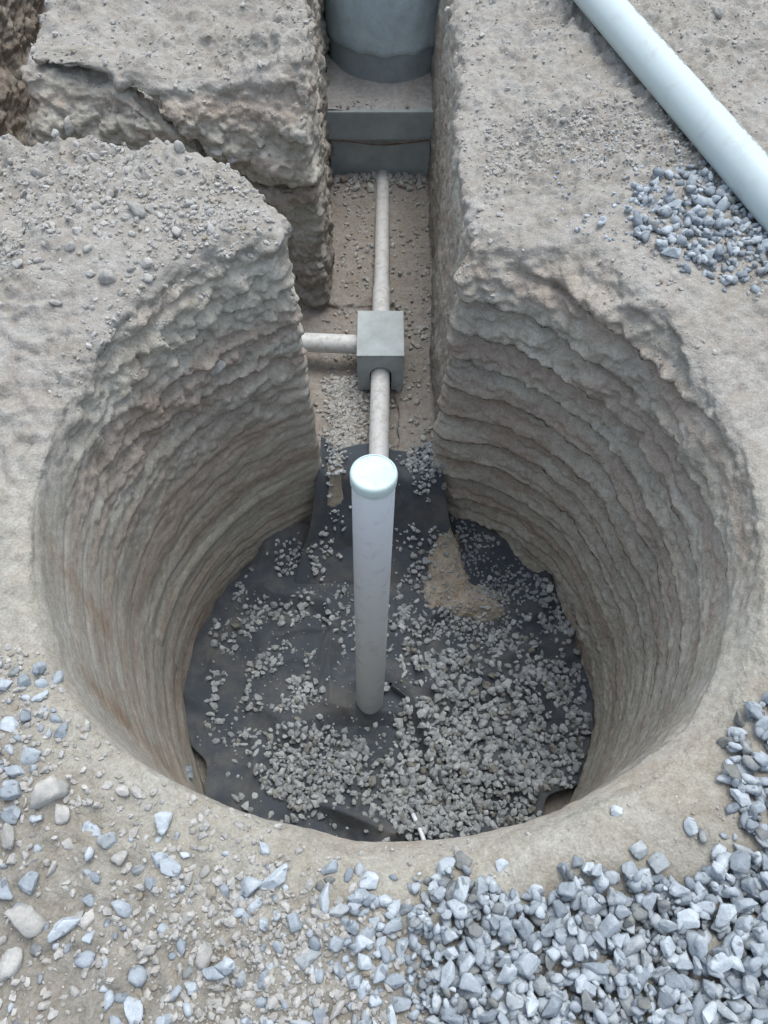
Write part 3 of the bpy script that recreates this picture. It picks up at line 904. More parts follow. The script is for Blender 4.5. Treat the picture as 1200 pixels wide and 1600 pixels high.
for _ in range(420):
    X_, Y_ = rngm.uniform(-0.33, 0.28), rngm.uniform(4.25, 4.6)
    if rngm.random() < 0.6 and X_ > -0.05: continue
    r_ = 0.004 + 0.014 * rngm.random() ** 2
    cr.append((rngm.randrange(99), Matrix.Translation((X_, Y_, ZTR + 0.408 + r_ * 0.3)) @ Euler((rngm.uniform(-.5, .5), rngm.uniform(-.5, .5), rngm.uniform(0, 6.28))).to_matrix().to_4x4() @ Matrix.Scale(r_, 4)))
MCR = cr
# soil lying on the slab round the shaft foot
bm = bmesh.new()
nxg, nyg = 80, 60
GX = np.linspace(-0.335, 0.30, nxg)[:, None]; GY = np.linspace(4.238, 5.3, nyg)[None, :]
dsh = np.hypot(GX - 0.017, GY - 4.804)
ZS = ZTR + 0.400 + 0.004 + 0.045 * np.exp(-((dsh - rs) / 0.12).clip(0, 9) ** 1) * (0.8 + 0.5 * noise(GX * 6, GY * 6, 0, 151)) + 0.02 * sst(-GX, 0.12, 0.33) + 0.006 * noise(GX * 30, GY * 30, 0, 152) - 0.018 * sst(4.30 - GY, 0.0, 0.062)
SV = np.stack(np.broadcast_arrays(GX, GY, ZS), -1).reshape(-1, 3)
i = np.arange(nxg - 1)[:, None]; j = np.arange(nyg - 1)[None, :]
SQ = np.stack([i * nyg + j, (i + 1) * nyg + j, (i + 1) * nyg + j + 1, i * nyg + j + 1], -1).reshape(-1, 4)
me = mesh_np('spilt_soil', SV, SQ, 4)
at = me.color_attributes.new('soil_col', 'FLOAT_COLOR', 'POINT'); at.data.foreach_set('color', np.tile([0.45, 0.455, 0.44, 1], len(SV)).astype(np.float32))
tag(obj('spilt_soil', me, M_SOIL), 'loose pale soil lying on the manhole slab round the shaft', 'soil', kind='stuff')

def wire(name, pts, r_, mat, label, cat, parent=None):
    cu = bpy.data.curves.new(name, 'CURVE'); cu.dimensions = '3D'; cu.bevel_depth = r_; cu.bevel_resolution = 2
    sp = cu.splines.new('NURBS'); sp.points.add(len(pts) - 1)
    for q, p_ in zip(sp.points, pts): q.co = (*p_, 1)
    sp.use_endpoint_u = True; sp.order_u = 3
    tmp = bpy.data.objects.new(name, cu); COL.objects.link(tmp)
    dg = bpy.context.evaluated_depsgraph_get()
    me = bpy.data.meshes.new_from_object(tmp.evaluated_get(dg))
    bpy.data.objects.remove(tmp)
    me.name = name
    o = obj(name, me, mat, parent)
    for p_ in me.polygons: p_.use_smooth = True
    if label: tag(o, label, cat)
    return o
zw = ZTR + 0.232
wire('wire', [(-0.36, yf - 0.002, zw + .004), (-0.2, yf - 0.012, zw + 0.002), (-0.05, yf - 0.016, zw - 0.022), (0.08, yf - 0.014, zw - 0.018), (0.2, yf - 0.012, zw + 0.004), (0.30, yf - 0.004, zw + 0.006)], 0.004, M_WIRE,
     'thin rusty wire stretched across the front of the manhole chamber', 'wire')
wire('wire', [(-0.08, yf - 0.018, zw - 0.004), (0.06, yf - 0.020, zw - 0.004), (0.14, yf - 0.016, zw - 0.012), (0.30, yf - 0.01, zw + 0.012)], 0.003, M_WIRE,
     'short loose wire end beside the longer wire on the manhole chamber', 'wire')

# ------------------------------------------------------------------ stones
def ico(n):
    bm = bmesh.new(); bmesh.ops.create_icosphere(bm, subdivisions=n, radius=1.0)
    vv = np.array([v_.co[:] for v_ in bm.verts]); ff = np.array([[v_.index for v_ in f_.verts] for f_ in bm.faces]); bm.free()
    return vv, ff
ICO = {n: ico(n) for n in (1, 2, 3, 4)}
def rock(seed, sub, power=12, planes=12, flat=0.62, rough_=0.03):
    """a stone: soft-edged intersection of random planes"""
    rg_ = np.random.RandomState(seed)
    d, f_ = ICO[sub]
    n_ = rg_.normal(size=(planes, 3)); n_ /= np.linalg.norm(n_, axis=1)[:, None]
    n_ = np.concatenate([n_, -n_[:planes // 2] + 0.35 * rg_.normal(size=(planes // 2, 3))]); n_ /= np.linalg.norm(n_, axis=1)[:, None]
    h_ = rg_.uniform(0.62, 1.0, len(n_))
    q = np.clip(d @ n_.T, 0, None) / h_
    r_ = 1.0 / np.maximum((q ** power).sum(1) ** (1.0 / power), 0.55)
    v_ = d * r_[:, None]
    v_ = v_ / np.abs(v_).max() * np.array([1.0, rg_.uniform(0.62, 0.9), rg_.uniform(flat * 0.75, flat * 1.2)])
    if rough_: v_ = v_ * (1 + rough_ * noise(v_[:, 0] * 5 + seed, v_[:, 1] * 5, v_[:, 2] * 5, seed) + rough_ * 0.9 * noise(v_[:, 0] * 2.2, v_[:, 1] * 2.2 + seed, v_[:, 2] * 2.2, seed + 5))[:, None]
    return v_, f_
HERO = [rock(200 + k, 4, [26, 40, 60][k % 3], [6, 8, 10][(k // 3) % 3], [0.5, 0.65, 0.8][k % 3], 0.06) for k in range(36)]
MID = [rock(300 + k, 2, 40, 8, 0.65, 0.02) for k in range(24)]
PITR = [rock(330 + k, 2 if k % 4 == 0 else 1, 18, 9, 0.65, 0.0) for k in range(24)]
LOW = [rock(400 + k, 1, 10, 9, 0.7, 0.0) for k in range(20)]
CLODV = [rock(500 + k, 3, 14, 10, 0.7, 0.16) for k in range(14)]

TG = 0.005
TX0, TY0 = -2.4, -0.8
THK = np.zeros((980, 1000), np.float32)
def deposit(P_, r_, sc, limit, rng, tilt=25, thk=THK, embed=0.35):
    """drop a stone at P_ (surface point); returns matrix or None"""
    ix, iy = int((P_[0] - TX0) / TG), int((P_[1] - TY0) / TG)
    n = max(1, int(r_ * 0.72 / TG))
    if ix - n < 0 or iy - n < 0 or ix + n + 1 >= thk.shape[0] or iy + n + 1 >= thk.shape[1]: return None
    w = thk[ix - n:ix + n + 1, iy - n:iy + n + 1]
    gxx, gyy = np.mgrid[-n:n + 1, -n:n + 1]
    m_ = gxx ** 2 + gyy ** 2 <= n * n + 0.5
    T = float(w[m_].mean()); Tm = float(w[m_].max())
    if Tm > limit: return None
    rz = r_ * 0.6 * sc
    dome = np.sqrt(np.clip(1 - (gxx ** 2 + gyy ** 2) / (n * n + 1.0), 0, 1))
    w[m_] = np.maximum(w[m_], (T + rz * (0.5 + 0.9 * dome))[m_])
    tl = tilt if T < 0.004 else tilt * 1.8
    q = Euler((math.radians(rng.gauss(0, tl * 0.6)), math.radians(rng.gauss(0, tl * 0.6)), rng.uniform(0, 6.283)), 'XYZ').to_matrix().to_4x4()
    return Matrix.Translation((P_[0], P_[1], P_[2] + T + rz * embed)) @ q @ Matrix.Scale(r_, 4)

def joined(name, items, mat, label, cat, variants, smooth_=False):
    VS, FS, o_ = [], [], 0
    for vi, M_ in items:
        v_, f_ = variants[vi % len(variants)]
        m3 = np.array(M_.to_3x3()); t_ = np.array(M_.to_translation())
        VS.append(v_ @ m3.T + t_); FS.append(f_ + o_); o_ += len(v_)
    if not VS: return None
    me = mesh_np(name, np.concatenate(VS), np.concatenate(FS), 3, smooth_)
    o = obj(name, me, mat)
    return tag(o, label, cat, kind='stuff')

def proj(p_):
    dpt = p_[1] * math.cos(PITCH) - (p_[2] - HC) * math.sin(PITCH)
    up = p_[1] * math.sin(PITCH) + (p_[2] - HC) * math.cos(PITCH)
    if dpt < 0.05: return -1e6, -1e6, 1
    return 600 + FPX * p_[0] / dpt, 800 - FPX * up / dpt, dpt

rg = random.Random(42)
stones = []           # (matrix, radius, X, Y, zone, kind)
clods = []
# hand-placed ones, as they lie in the photo: X, Y, half width in px, kind, label
picked = [
    (258, 1282, 21, 's', 'pale blue stone lying alone on bare soil left of the near rim'),
    (145, 1298, 20, 's', 'flat pale stone just left of the lone pale blue stone'),
    (294, 1207, 14, 's', None), (963, 1268, 12, 's', 'single small pale stone on the smooth near right rim'),
    (997, 1328, 17, 's', 'round whitish stone at the top edge of the gravel below the right rim'),
    (783, 1350, 14, 's', 'white diamond-shaped stone standing between rim and gravel'),
    (720, 1348, 20, 's', 'dark-spotted stone at the rim end of the gravel right of bottom centre'),
    (1026, 1350, 20, 's', None), (940, 348, 13, 's', 'single small blue-grey stone on the bare right bank above the pit'),
    (576, 1378, 20, 's', 'blocky pale blue stone below the near rim at bottom centre'),
    (431, 1374, 24, 's', 'large rounded bluish stone heading the sparse stones below the near rim'),
    (392, 1382, 19, 's', None), (48, 1378, 22, 's', 'rounded bluish stone near the left edge of the picture among brown clods'),
    (105, 1448, 26, 's', 'jagged light blue stone with a dark facet at lower left'),
    (62, 1048, 15, 's', None), (62, 1050, 10, 's', None), (18, 1132, 19, 's', 'bright stone at the left edge beside the rim'),
    (98, 1142, 16, 's', None), (12, 1072, 17, 's', None), (52, 1180, 22, 's', None), (64, 1090, 14, 's', None),
    (22, 1238, 24, 's', None), (8, 1390, 18, 's', None), (250, 1345, 15, 's', None), (218, 1358, 11, 's', None),
    (336, 1520, 18, 's', None), (300, 1545, 18, 's', None), (210, 1580, 26, 's', 'pale stone cut by the bottom edge at lower left'),
    (352, 1512, 20, 's', None), (830, 1400, 22, 's', None), (800, 1408, 22, 's', 'smooth oval light blue stone lying on top of the gravel right of bottom centre'),
    (655, 1445, 22, 's', None), (975, 1435, 24, 's', 'broad cream-topped stone in the middle of the near gravel'),
    (820, 1508, 24, 's', 'round pale stone with one dark spot in the middle of the near gravel'),
    (870, 1570, 30, 's', 'long pale stone near the bottom edge in the dense gravel'),
    (1158, 1540, 26, 's', 'big rounded grey stone at lower right in the dense gravel'),
    (460, 1440, 18, 's', None), (525, 1475, 20, 's', None), (880, 1360, 18, 's', None), (903, 1348, 16, 's', None),
    (1080, 1290, 14, 's', None), (1160, 1240, 18, 's', None), (1160, 1335, 20, 's', None), (1120, 1330, 18, 's', None),
    (80, 1240, 30, 'c', 'large angular tan clod left of the near rim'),
    (100, 1275, 19, 'c', None), (192, 1236, 13, 'c', None), (215, 1238, 13, 'c', None),
    (187, 1342, 17, 'c', None), (15, 1310, 22, 'c', 'brown clod at the left edge below the rim'),
    (45, 1440, 30, 'c', 'biggest soft brown clod half buried at the lower left edge'),
    (20, 1505, 26, 'c', None), (320, 1495, 18, 'c', 'rounded brown clod between blue stones left of bottom centre'),
    (525, 1580, 20, 'c', None), (640, 1350, 8, 'c', None), (82, 1360, 14, 'c', None),
    (826, 1568, 20, 'c', 'flat rust-brown clod among the grey gravel at the bottom edge'),
    (110, 205, 22, 'c', 'largest pale clod perched on the far edge of the left mound'),
    (281, 234, 15, 'c', 'pale rounded clod beside the crack at the far edge of the left mound'),
    (340, 243, 13, 'c', None), (364, 252, 9, 'c', None), (60, 275, 14, 'c', None), (172, 306, 10, 'c', None), (183, 295, 8, 'c', None),
    (230, 415, 15, 'c', 'flat pale clod in the middle of the left mound'), (170, 436, 14, 'c', None), (232, 437, 11, 'c', None), (156, 335, 10, 'c', None),
    (215, 332, 16, 'c', None), (87, 475, 11, 'c', None), (125, 330, 12, 'c', None), (150, 250, 10, 'c', None), (28, 415, 12, 'c', None),
    (335, 575, 20, 'c', 'pale lump stuck in the upper left wall of the pit'),
    (700, 18, 9, 'c', None), (1120, 25, 12, 'c', None), (880, 190, 9, 'c', None), (560, 580, 6, 'c', None),
]
for X, Y, hwid, kd, lab in picked:
    P_ = look(X, Y)
    dpt = proj(P_)[2]
    r_ = hwid * dpt / FPX * 1.12
    M_ = deposit(P_, r_, 1.0, 9, rg, 12, embed=0.45)
    if M_ is None: continue
    (stones if kd == 's' else clods).append([M_, r_, X, Y, lab, 'picked'])
    if lab == 'pale lump stuck in the upper left wall of the pit': clods[-1][0] = Matrix.Translation(P_) @ M_.to_quaternion().to_matrix().to_4x4() @ Matrix.Scale(r_, 4)

EMB = {'bank clods': 0.2, 'bank stones': 0.25, 'left stones': 0.15, 'sparse stones': 0.2, 'left rim stones': 0.2, 'mound clods': 0.1, 'near clods': 0.1}
def scatter(n, region, rmin, rmax, limit, zone, out, tilt=25, power=2.0, slope=0.75):
    for _ in range(n):
        X, Y = region()
        d = px_dir(X, Y)
        P0 = px(X, Y, 0.02)
        hp, hn = down(P0[0], P0[1])
        if hn.z < slope or hp.z < -0.12: continue
        t_ = rg.random() ** power
        r_ = rmin + (rmax - rmin) * t_
        M_ = deposit(hp, r_, 1.0, limit, rg, tilt, embed=EMB.get(zone, 0.35))
        if M_ is not None:
            q = proj(hp)
            out.append([M_, r_, q[0], q[1], None, zone])
def rect(x0_, x1_, y0_, y1_): return lambda: (rg.uniform(x0_, x1_), rg.uniform(y0_, y1_))
def ell(cx, cy, rx, ry):
    def f():
        a_ = rg.uniform(0, 6.283); q = math.sqrt(rg.random())
        return cx + 1.25 * rx * q * math.cos(a_), cy + 1.25 * ry * q * math.sin(a_)
    f.q = (cx, cy, rx, ry)
    return f
def below_line(xs, ys, x0_, x1_, ymax, soft_=25):
    def f():
        X = rg.uniform(x0_, x1_)
        yb = np.interp(X, xs, ys) + abs(rg.gauss(0, soft_))
        return X, rg.uniform(yb, ymax)
    return f
LX = [640, 700, 760, 830, 900, 1000, 1060, 1130, 1200, 1500]; LY = [1360, 1340, 1368, 1402, 1345, 1352, 1375, 1335, 1320, 1280]
scatter(3200, below_line(LX, LY, 680, 1420, 1730), 0.012, 0.032, 0.046, 'near gravel', stones, 28, 1.0)
scatter(2200, below_line(LX, LY, 640, 1420, 1730), 0.007, 0.018, 0.042, 'near gravel', stones, 28, 1.3)
scatter(330, rect(540, 730, 1400, 1700), 0.010, 0.028, 0.018, 'near gravel', stones, 25, 1.2)
scatter(210, rect(370, 620, 1355, 1700), 0.009, 0.028, 0.006, 'sparse stones', stones, 25, 1.2)
scatter(70, rect(480, 640, 1440, 1700), 0.012, 0.028, 0.004, 'sparse stones', stones, 25, 1.2)
scatter(190, rect(-150, 420, 1300, 1720), 0.009, 0.027, 0.002, 'left stones', stones, 20, 1.5)
scatter(110, rect(-120, 90, 1010, 1290), 0.009, 0.027, 0.006, 'left rim stones', stones, 20, 1.1)
scatter(300, ell(1215, 1200, 58, 95), 0.012, 0.030, 0.03, 'right rim stones', stones, 25, 1.1)
scatter(60, rect(1100, 1400, 1290, 1400), 0.012, 0.03, 0.01, 'near gravel', stones, 25, 1.1)
scatter(420, ell(1105, 352, 110, 62), 0.013, 0.034, 0.030, 'bank stones', stones, 25, 1.6)
scatter(260, ell(1180, 400, 95, 60), 0.013, 0.030, 0.030, 'bank stones', stones, 25, 1.6)
scatter(30, ell(1110, 440, 45, 26), 0.012, 0.028, 0.012, 'bank stones', stones, 25, 1.4)
scatter(500, ell(1040, 310, 150, 75), 0.004, 0.012, 0.012, 'bank stones', stones, 25, 1.6)
# clods on the mound and around
scatter(420, rect(-60, 420, 225, 470), 0.006, 0.026, 0.003, 'mound clods', clods, 20, 3.0, 0.55)
scatter(60, rect(-60, 260, 250, 420), 0.012, 0.030, 0.003, 'mound clods', clods, 20, 1.5, 0.55)
scatter(60, ell(800, 40, 100, 30), 0.008, 0.02, 0.006, 'bank clods', clods, 20, 2.0)
scatter(120, rect(-60, 300, 380, 520), 0.006, 0.018, 0.003, 'mound clods', clods, 20, 2.0)
scatter(420, rect(-100, 520, 1230, 1700), 0.007, 0.021, 0.003, 'near clods', clods, 20, 2.2)
scatter(120, rect(40, 480, -60, 110), 0.007, 0.022, 0.003, 'block clods', clods, 20, 2.0, 0.5)
scatter(140, rect(720, 1200, -40, 260), 0.006, 0.018, 0.003, 'bank clods', clods, 20, 2.5)
print('stones', len(stones), 'clods', len(clods), round(time.time() - T0, 1))

def on_screen(s):
    return -20 < s[2] < 1220 and -20 < s[3] < 1620
def size_px(s): return s[1] / proj(s[0].to_translation())[2] * FPX
# visibility: a stone that is covered by others is left to the mass
def covered(s):
    p_ = s[0].to_translation(); ix, iy = int((p_.x - TX0) / TG), int((p_.y - TY0) / TG)
    base = down(p_.x, p_.y)[0].z
    return THK[ix, iy] - (p_.z - base) > s[1] * 0.75
stones.sort(key=lambda s: -(size_px(s) * (1 if on_screen(s) else 0) * (0.35 if covered(s) else 1) + (1000 if s[5] == 'picked' else 0)))
heroes, mass = stones[:292], stones[292:]
HM = []
for k, (v_, f_) in enumerate(HERO):
    me = mesh_np('gravel_stone', v_, f_, 3, True); me.materials.append(M_STONE1); HM.append(me)
zone_lab = {
    'near gravel': 'blue-grey crushed stone in the dense gravel spread along the bottom right of the pit rim',
    'sparse stones': 'blue-grey stone scattered on the soil below the middle of the near rim',
    'left stones': 'blue-grey stone half sunk in the brown soil at lower left',
    'left rim stones': 'blue-grey stone in the strip along the left edge beside the rim',
    'right rim stones': 'blue-grey stone in the small heap right of the smooth near rim',
    'bank stones': 'blue-grey stone in the patch under the long pale pipe',
}
def zone_of(s):
    X, Y = s[2], s[3]
    if s[5] != 'picked': return s[5]
    if Y < 600: return 'bank stones'
    if X < 120 and Y < 1300: return 'left rim stones'
    if X > 1100 and Y < 1310: return 'right rim stones'
    if X < 370: return 'left stones'
    if X < 640: return 'sparse stones'
    return 'near gravel'
def shape_word(v_):
    e = v_.max(0) - v_.min(0)
    a = e[1] / e[0]
    return 'long' if a < 0.70 else ('broad' if a > 0.82 else 'oval')
HSH = [shape_word(v_) for v_, f_ in HERO]
def shade_word(c_): return 'dark' if c_ < 0.2 else ('mid-grey' if c_ < 0.5 else ('pale' if c_ < 0.88 else 'buff'))
def place_word(X, Y, zn):
    if zn == 'near gravel':
        v_ = 'beside the rim' if Y < 1410 else ('midway down' if Y < 1510 else 'by bottom edge')
        h_ = 'left part' if X < 800 else ('middle' if X < 1000 else 'right part')
        return '%s near gravel, %s' % (h_.replace(' part', '-side'), v_)
    if zn == 'sparse stones': return ('soil just below the near rim' if Y < 1450 else 'soil at the bottom edge')
    if zn == 'left stones': return ('brown soil at lower left' if Y < 1450 else 'brown soil in the lower left corner')
    if zn == 'left rim stones': return ('the %s end of the strip at the left edge' % ('upper' if Y < 1150 else 'lower'))
    if zn == 'right rim stones': return ('the %s half of the heap right of the rim' % ('upper' if Y < 1190 else 'lower'))
    return ('patch under the long pale pipe, %s side' % ('pipe' if X > 1110 else 'pit'))
def size_word(w): return 'large' if w > 19 else ('small' if w < 13 else 'medium')
for k, s in enumerate(heroes):
    vi = rg.randrange(len(HM)); cv = rg.random() ** 0.9
    if zone_of(s) == 'bank stones': cv = 0.4 + 0.5 * cv
    if s[4] and any(w in s[4] for w in ('pale', 'white', 'bright', 'light', 'cream')): cv = 0.78
    o = bpy.data.objects.new('gravel_stone', HM[vi]); COL.objects.link(o)
    o.matrix_world = s[0]; o.color = (cv, cv, cv, 1)
    zn = zone_of(s)
    tag(o, s[4] or ' '.join((size_word(size_px(s)), shade_word(cv), HSH[vi], 'stone in', place_word(s[2], s[3], zn))), 'stone',
        'loose stones picked out by their look' if s[4] else 'loose stones, ' + zn)
joined('gravel', [(rg.randrange(99), s[0]) for s in mass], M_STONE, 'smaller crushed blue-grey stones filling between the larger ones round the pit', 'gravel', MID, True)
clods.sort(key=lambda s: -(size_px(s) + (1000 if s[5] == 'picked' else 0)) * (1 if on_screen(s) else 0))
ch, cm = clods[:170], clods[170:]
CM = []
for k, (v_, f_) in enumerate(CLODV):
    me = mesh_np('earth_clod', v_, f_, 3, True); me.materials.append(M_CLOD1); CM.append(me)
def czone(X, Y):
    if Y > 900: return ('tan clod of earth on the soil at lower left', 'near clods') if X < 500 else ('small brown clod of earth among the stones at the bottom', 'bottom clods')
    if X < 520: return ('pale clod of earth on the left mound', 'mound clods') if Y > 190 else ('pale clod of earth on the cracked block behind the side trench', 'block clods')
    return ('small pale clod of earth on the right bank of the trench', 'bank clods')
for s in ch:
    cv = rg.random() * 0.85
    o = bpy.data.objects.new('earth_clod', CM[rg.randrange(len(CM))]); COL.objects.link(o); o.matrix_world = s[0]
    o.color = (cv, cv, cv, 1)
    l_, g_ = czone(s[2], s[3])
    w_ = size_px(s)
    l_ = ('large ' if w_ > 13 else ('tiny ' if w_ < 9 else 'small ')) + l_.replace('small ', '')
    if g_ == 'mound clods': l_ = l_.replace(' of earth', ''); l_ += ', ' + ('far edge' if s[3] < 290 else ('pit side' if s[3] > 400 else 'middle')) + (', left part' if s[2] < 150 else (', right part' if s[2] > 300 else ', centre'))
    if g_ == 'near clods': l_ += ', ' + ('rim side' if s[3] < 1380 else ('bottom edge' if s[3] > 1500 else 'middle'))
    tag(o, s[4] or l_, 'clod', 'clods picked out by their look' if s[4] else g_)
joined('rubble', [(rg.randrange(99), s[0]) for s in cm], M_CLOD, 'small clods of dry earth strewn over the banks', 'rubble', LOW)

ORD = ['leftmost', 'second from left,', 'third from left,', 'fourth from left,', 'fifth from left,', 'sixth from left,', 'seventh from left,', 'eighth from left,', 'ninth from left,', 'tenth from left,', 'eleventh from left,', 'twelfth from left,', 'thirteenth from left,', 'fourteenth from left,', 'fifteenth from left,', 'sixteenth from left,', 'seventeenth from left,', 'eighteenth from left,', 'nineteenth from left,', 'twentieth from left,']
same = {}
for o in COL.objects:
    if o.get('label') and o.name.split('.')[0] in ('gravel_stone', 'earth_clod'): same.setdefault(o['label'], []).append(o)
for lb, os_ in same.items():
    if len(os_) < 2: continue
    os_.sort(key=lambda o: proj(o.matrix_basis.to_translation())[0])
    for n_, o in enumerate(os_):
        w_ = 'rightmost' if n_ == len(os_) - 1 else (ORD[n_] if n_ < len(ORD) else None)
        if w_ and len((w_ + ' ' + lb).split()) <= 16: o['label'] = w_ + ' ' + lb
# fine crumbs on all the level soil
crumbs = []
def crumb(n, region, rmin, rmax, power=2.0, slope=0.6):
    for _ in range(n):
        X, Y = region()
        P0 = px(X, Y, 0.02)
        if noise(P0[0] * 2.5, P0[1] * 2.5, 0.0, 171) + 0.35 < rg.random() * 0.8: continue
        hp, hn = down(P0[0], P0[1])
        if hn.z < slope or hp.z < -0.2: continue
        if 0 < math.hypot(hp.x - CX, hp.y - CY) - R0 < 0.10 and hp.y < 1.2 and rg.random() < 0.5: continue
        r_ = rmin + (rmax - rmin) * rg.random() ** power
        M_ = Matrix.Translation((hp.x, hp.y, hp.z + r_ * 0.2)) @ Euler((rg.uniform(-.5, .5), rg.uniform(-.5, .5), rg.uniform(0, 6.28))).to_matrix().to_4x4() @ Matrix.Scale(r_, 4)
        crumbs.append((rg.randrange(99), M_))
crumb(15000, rect(-150, 480, 180, 620), 0.0025, 0.014, 3.0)
crumb(5000, rect(-150, 560, -150, 200), 0.003, 0.014, 3.0)
crumb(14000, rect(640, 1400, -150, 560), 0.003, 0.012, 3.0)
crumb(3500, rect(760, 1150, 180, 330), 0.004, 0.011, 1.5)
crumb(20000, rect(-200, 760, 1000, 1750), 0.0022, 0.013, 2.8)
crumb(2500, rect(700, 1400, 1000, 1450), 0.0018, 0.006, 2.5)
joined('soil_crumbs', crumbs, M_CLOD, 'fine crumbs of dry soil strewn round the pit', 'rubble', LOW)
print('crumbs', len(crumbs), round(time.time() - T0, 1))

joined('chamber_rubble', MCR, M_CLOD, 'crumbs of soil on the manhole slab and against its foot', 'rubble', LOW)
# stones at the bottom of the trench beside the front pipe
tr_items = []
for _ in range(3000):
    X, Y = (rg.gauss(540, 18), rg.uniform(585, 715)) if rg.random() < 0.6 else (rg.uniform(505, 680), rg.uniform(290, 715))
    P0 = px(X, Y, ZTR)
    hp, hn = down(P0[0], P0[1])
    if hn.z < 0.6 or hp.z > -1.05: continue
    r_ = 0.004 + 0.016 * rg.random() ** 2.2
    tr_items.append((rg.randrange(99), Matrix.Translation((hp.x, hp.y, hp.z + r_ * 0.3)) @ Euler((rg.uniform(-.5, .5), rg.uniform(-.5, .5), rg.uniform(0, 6.28))).to_matrix().to_4x4() @ Matrix.Scale(r_, 4)))
joined('trench_rubble', tr_items, M_CLOD, 'brown crumbs and pebbles on the trench floor beside the pipes', 'rubble', LOW)

# gravel on the sheet
pit_items = []
THP = np.zeros((980, 1000), np.float32)
def pit_scatter(n0, region, *a_, **k_): pit_scatter_(int(n0 * 1.5), region, *a_, **k_)
def pit_scatter_(n, region, rmin, rmax, limit, patchy=0.0, power=1.3):
    for _ in range(n):
        X, Y = region()
        P0 = px(X, Y, ZPIT + 0.03)
        if patchy and noise(P0[0] * 7, P0[1] * 7, 0.0, 181) < patchy: continue
        if getattr(region, 'q', None) is not None:
            cx, cy, rx, ry = region.q
            dd = math.hypot((X - cx) / rx, (Y - cy) / ry)
            if dd > 0.62 + 0.55 * (noise(P0[0] * 5, P0[1] * 5, 0.0, 191) + 0.5 * noise(P0[0] * 13, P0[1] * 13, 0.0, 192) + 0.35) and rg.random() < 0.93: continue
        if math.hypot(P0[0] - CX, P0[1] - CY) > R0 - 0.05 and P0[1] < 1.95: continue
        h = CB.ray_cast(Vector((P0[0], P0[1], -0.9)), Vector((0, 0, -1)))
        if h[0] is None or h[1].z < 0.45: continue
        if math.hypot(h[0].x - PB.x, h[0].y - PB.y) < 0.075: continue
        r_ = rmin + (rmax - rmin) * rg.random() ** power
        M_ = deposit(h[0], r_, 1.0, limit, rg, 28, THP)
        if M_ is not None: pit_items.append((rg.randrange(99), M_))
pit_scatter(2300, ell(765, 1175, 175, 150), 0.011, 0.029, 0.030)
pit_scatter(1200, ell(690, 1250, 110, 80), 0.011, 0.028, 0.030)
pit_scatter(900, ell(475, 1220, 95, 55), 0.011, 0.027, 0.026)
pit_scatter(250, ell(440, 1160, 80, 30), 0.011, 0.025, 0.010, 0.0)
pit_scatter(500, ell(870, 955, 55, 60), 0.010, 0.024, 0.022)
pit_scatter(380, ell(800, 1050, 120, 60), 0.011, 0.026, 0.016, 0.0)
pit_scatter(260, ell(690, 1045, 55, 30), 0.012, 0.028, 0.022)
pit_scatter(220, ell(635, 970, 30, 60), 0.010, 0.024, 0.018)
pit_scatter(700, ell(660, 800, 34, 75), 0.010, 0.022, 0.024)
pit_scatter(200, ell(530, 810, 20, 60), 0.008, 0.02, 0.012)
pit_scatter(120, ell(720, 850, 60, 20), 0.010, 0.022, 0.010, 0.0)
pit_scatter(260, ell(700, 860, 75, 25), 0.008, 0.020, 0.012)
pit_scatter(200, ell(690, 975, 60, 25), 0.008, 0.020, 0.012)
pit_scatter(300, ell(800, 920, 80, 40), 0.008, 0.020, 0.012)
pit_scatter(200, ell(770, 990, 70, 25), 0.008, 0.020, 0.012)
pit_scatter(900, ell(730, 930, 120, 85), 0.003, 0.011, 0.012)
pit_scatter(500, ell(600, 1230, 120, 60), 0.011, 0.026, 0.016)
pit_scatter(400, ell(860, 1080, 60, 70), 0.011, 0.024, 0.016)
pit_scatter(400, ell(520, 1180, 60, 40), 0.010, 0.024, 0.016)
pit_scatter(1500, ell(600, 1080, 330, 230), 0.003, 0.009, 0.012, 0.0)
pit_scatter(110, ell(650, 900, 26, 50), 0.010, 0.022, 0.010)
pit_scatter(130, ell(835, 900, 70, 40), 0.010, 0.022, 0.010, 0.0)
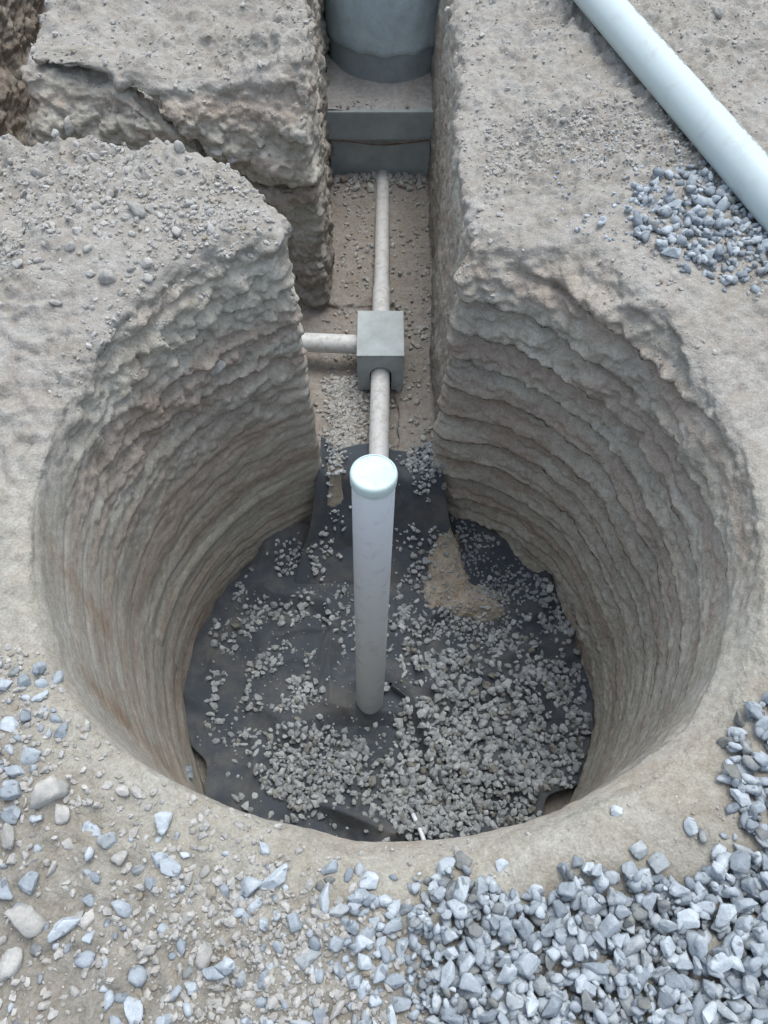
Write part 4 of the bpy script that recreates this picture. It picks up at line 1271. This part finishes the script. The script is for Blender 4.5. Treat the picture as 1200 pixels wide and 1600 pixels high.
pit_scatter(700, ell(480, 885, 75, 55), 0.010, 0.022, 0.012, 0.02)
pit_scatter(900, ell(430, 990, 125, 100), 0.010, 0.024, 0.014, 0.02)
pit_scatter(700, ell(400, 1070, 110, 70), 0.011, 0.026, 0.014, 0.02)
pit_scatter(60, ell(470, 1090, 40, 18), 0.012, 0.025, 0.008, 0.0)
pit_scatter(60, ell(535, 970, 25, 60), 0.010, 0.022, 0.008, 0.0)
pit_scatter(60, ell(350, 1120, 30, 40), 0.011, 0.024, 0.008, 0.0)
pit_scatter(60, ell(533, 815, 18, 36), 0.010, 0.02, 0.012)
joined('pit_gravel', pit_items, M_PITSTONE, 'dusty grey crushed stones in patches over the dark sheet at the pit bottom', 'gravel', PITR)
print('pit stones', len(pit_items), round(time.time() - T0, 1))

# white strip sticking out by the near wall at the pit bottom
a, b = px(641, 1240, ZPIT + 0.07), px(664, 1318, ZPIT + 0.10)
a = px(645, 1272, ZPIT + 0.09)
wire('plastic_strip', [tuple(a), tuple((a + b) / 2 + np.array([0.004, 0, 0.01])), tuple(b)], 0.009, M_WHITE, 'short white plastic strip poking up at the pit bottom under the near rim', 'strip')
# dark edge of a second length of sheet, running through the gravel
cpts = [px(X, Y, ZPIT + 0.075) for X, Y in ((612, 1072), (640, 1090), (662, 1125), (674, 1160), (682, 1195), (688, 1225))]
bm = bmesh.new(); prev = None
for k, q in enumerate(cpts):
    row = [bm.verts.new((q[0] - off[0] + dx, q[1] - off[1], q[2] - off[2] + dz)) for dx, dz in ((-0.012, -0.05), (-0.006, -0.005 + 0.01 * math.sin(k)), (0.004, 0.01), (0.012, -0.002), (0.022, -0.05))]
    if prev:
        for i_ in range(4): bm.faces.new((prev[i_], prev[i_ + 1], row[i_ + 1], row[i_]))
    prev = row
o = bm_obj('folded_edge', bm, M_CLOTH, cloth_root, True)
o.modifiers.new('sub', 'SUBSURF').render_levels = 2

print('total script', round(time.time() - T0, 1), 'tris', sum(len(m_.polygons) for m_ in bpy.data.meshes))
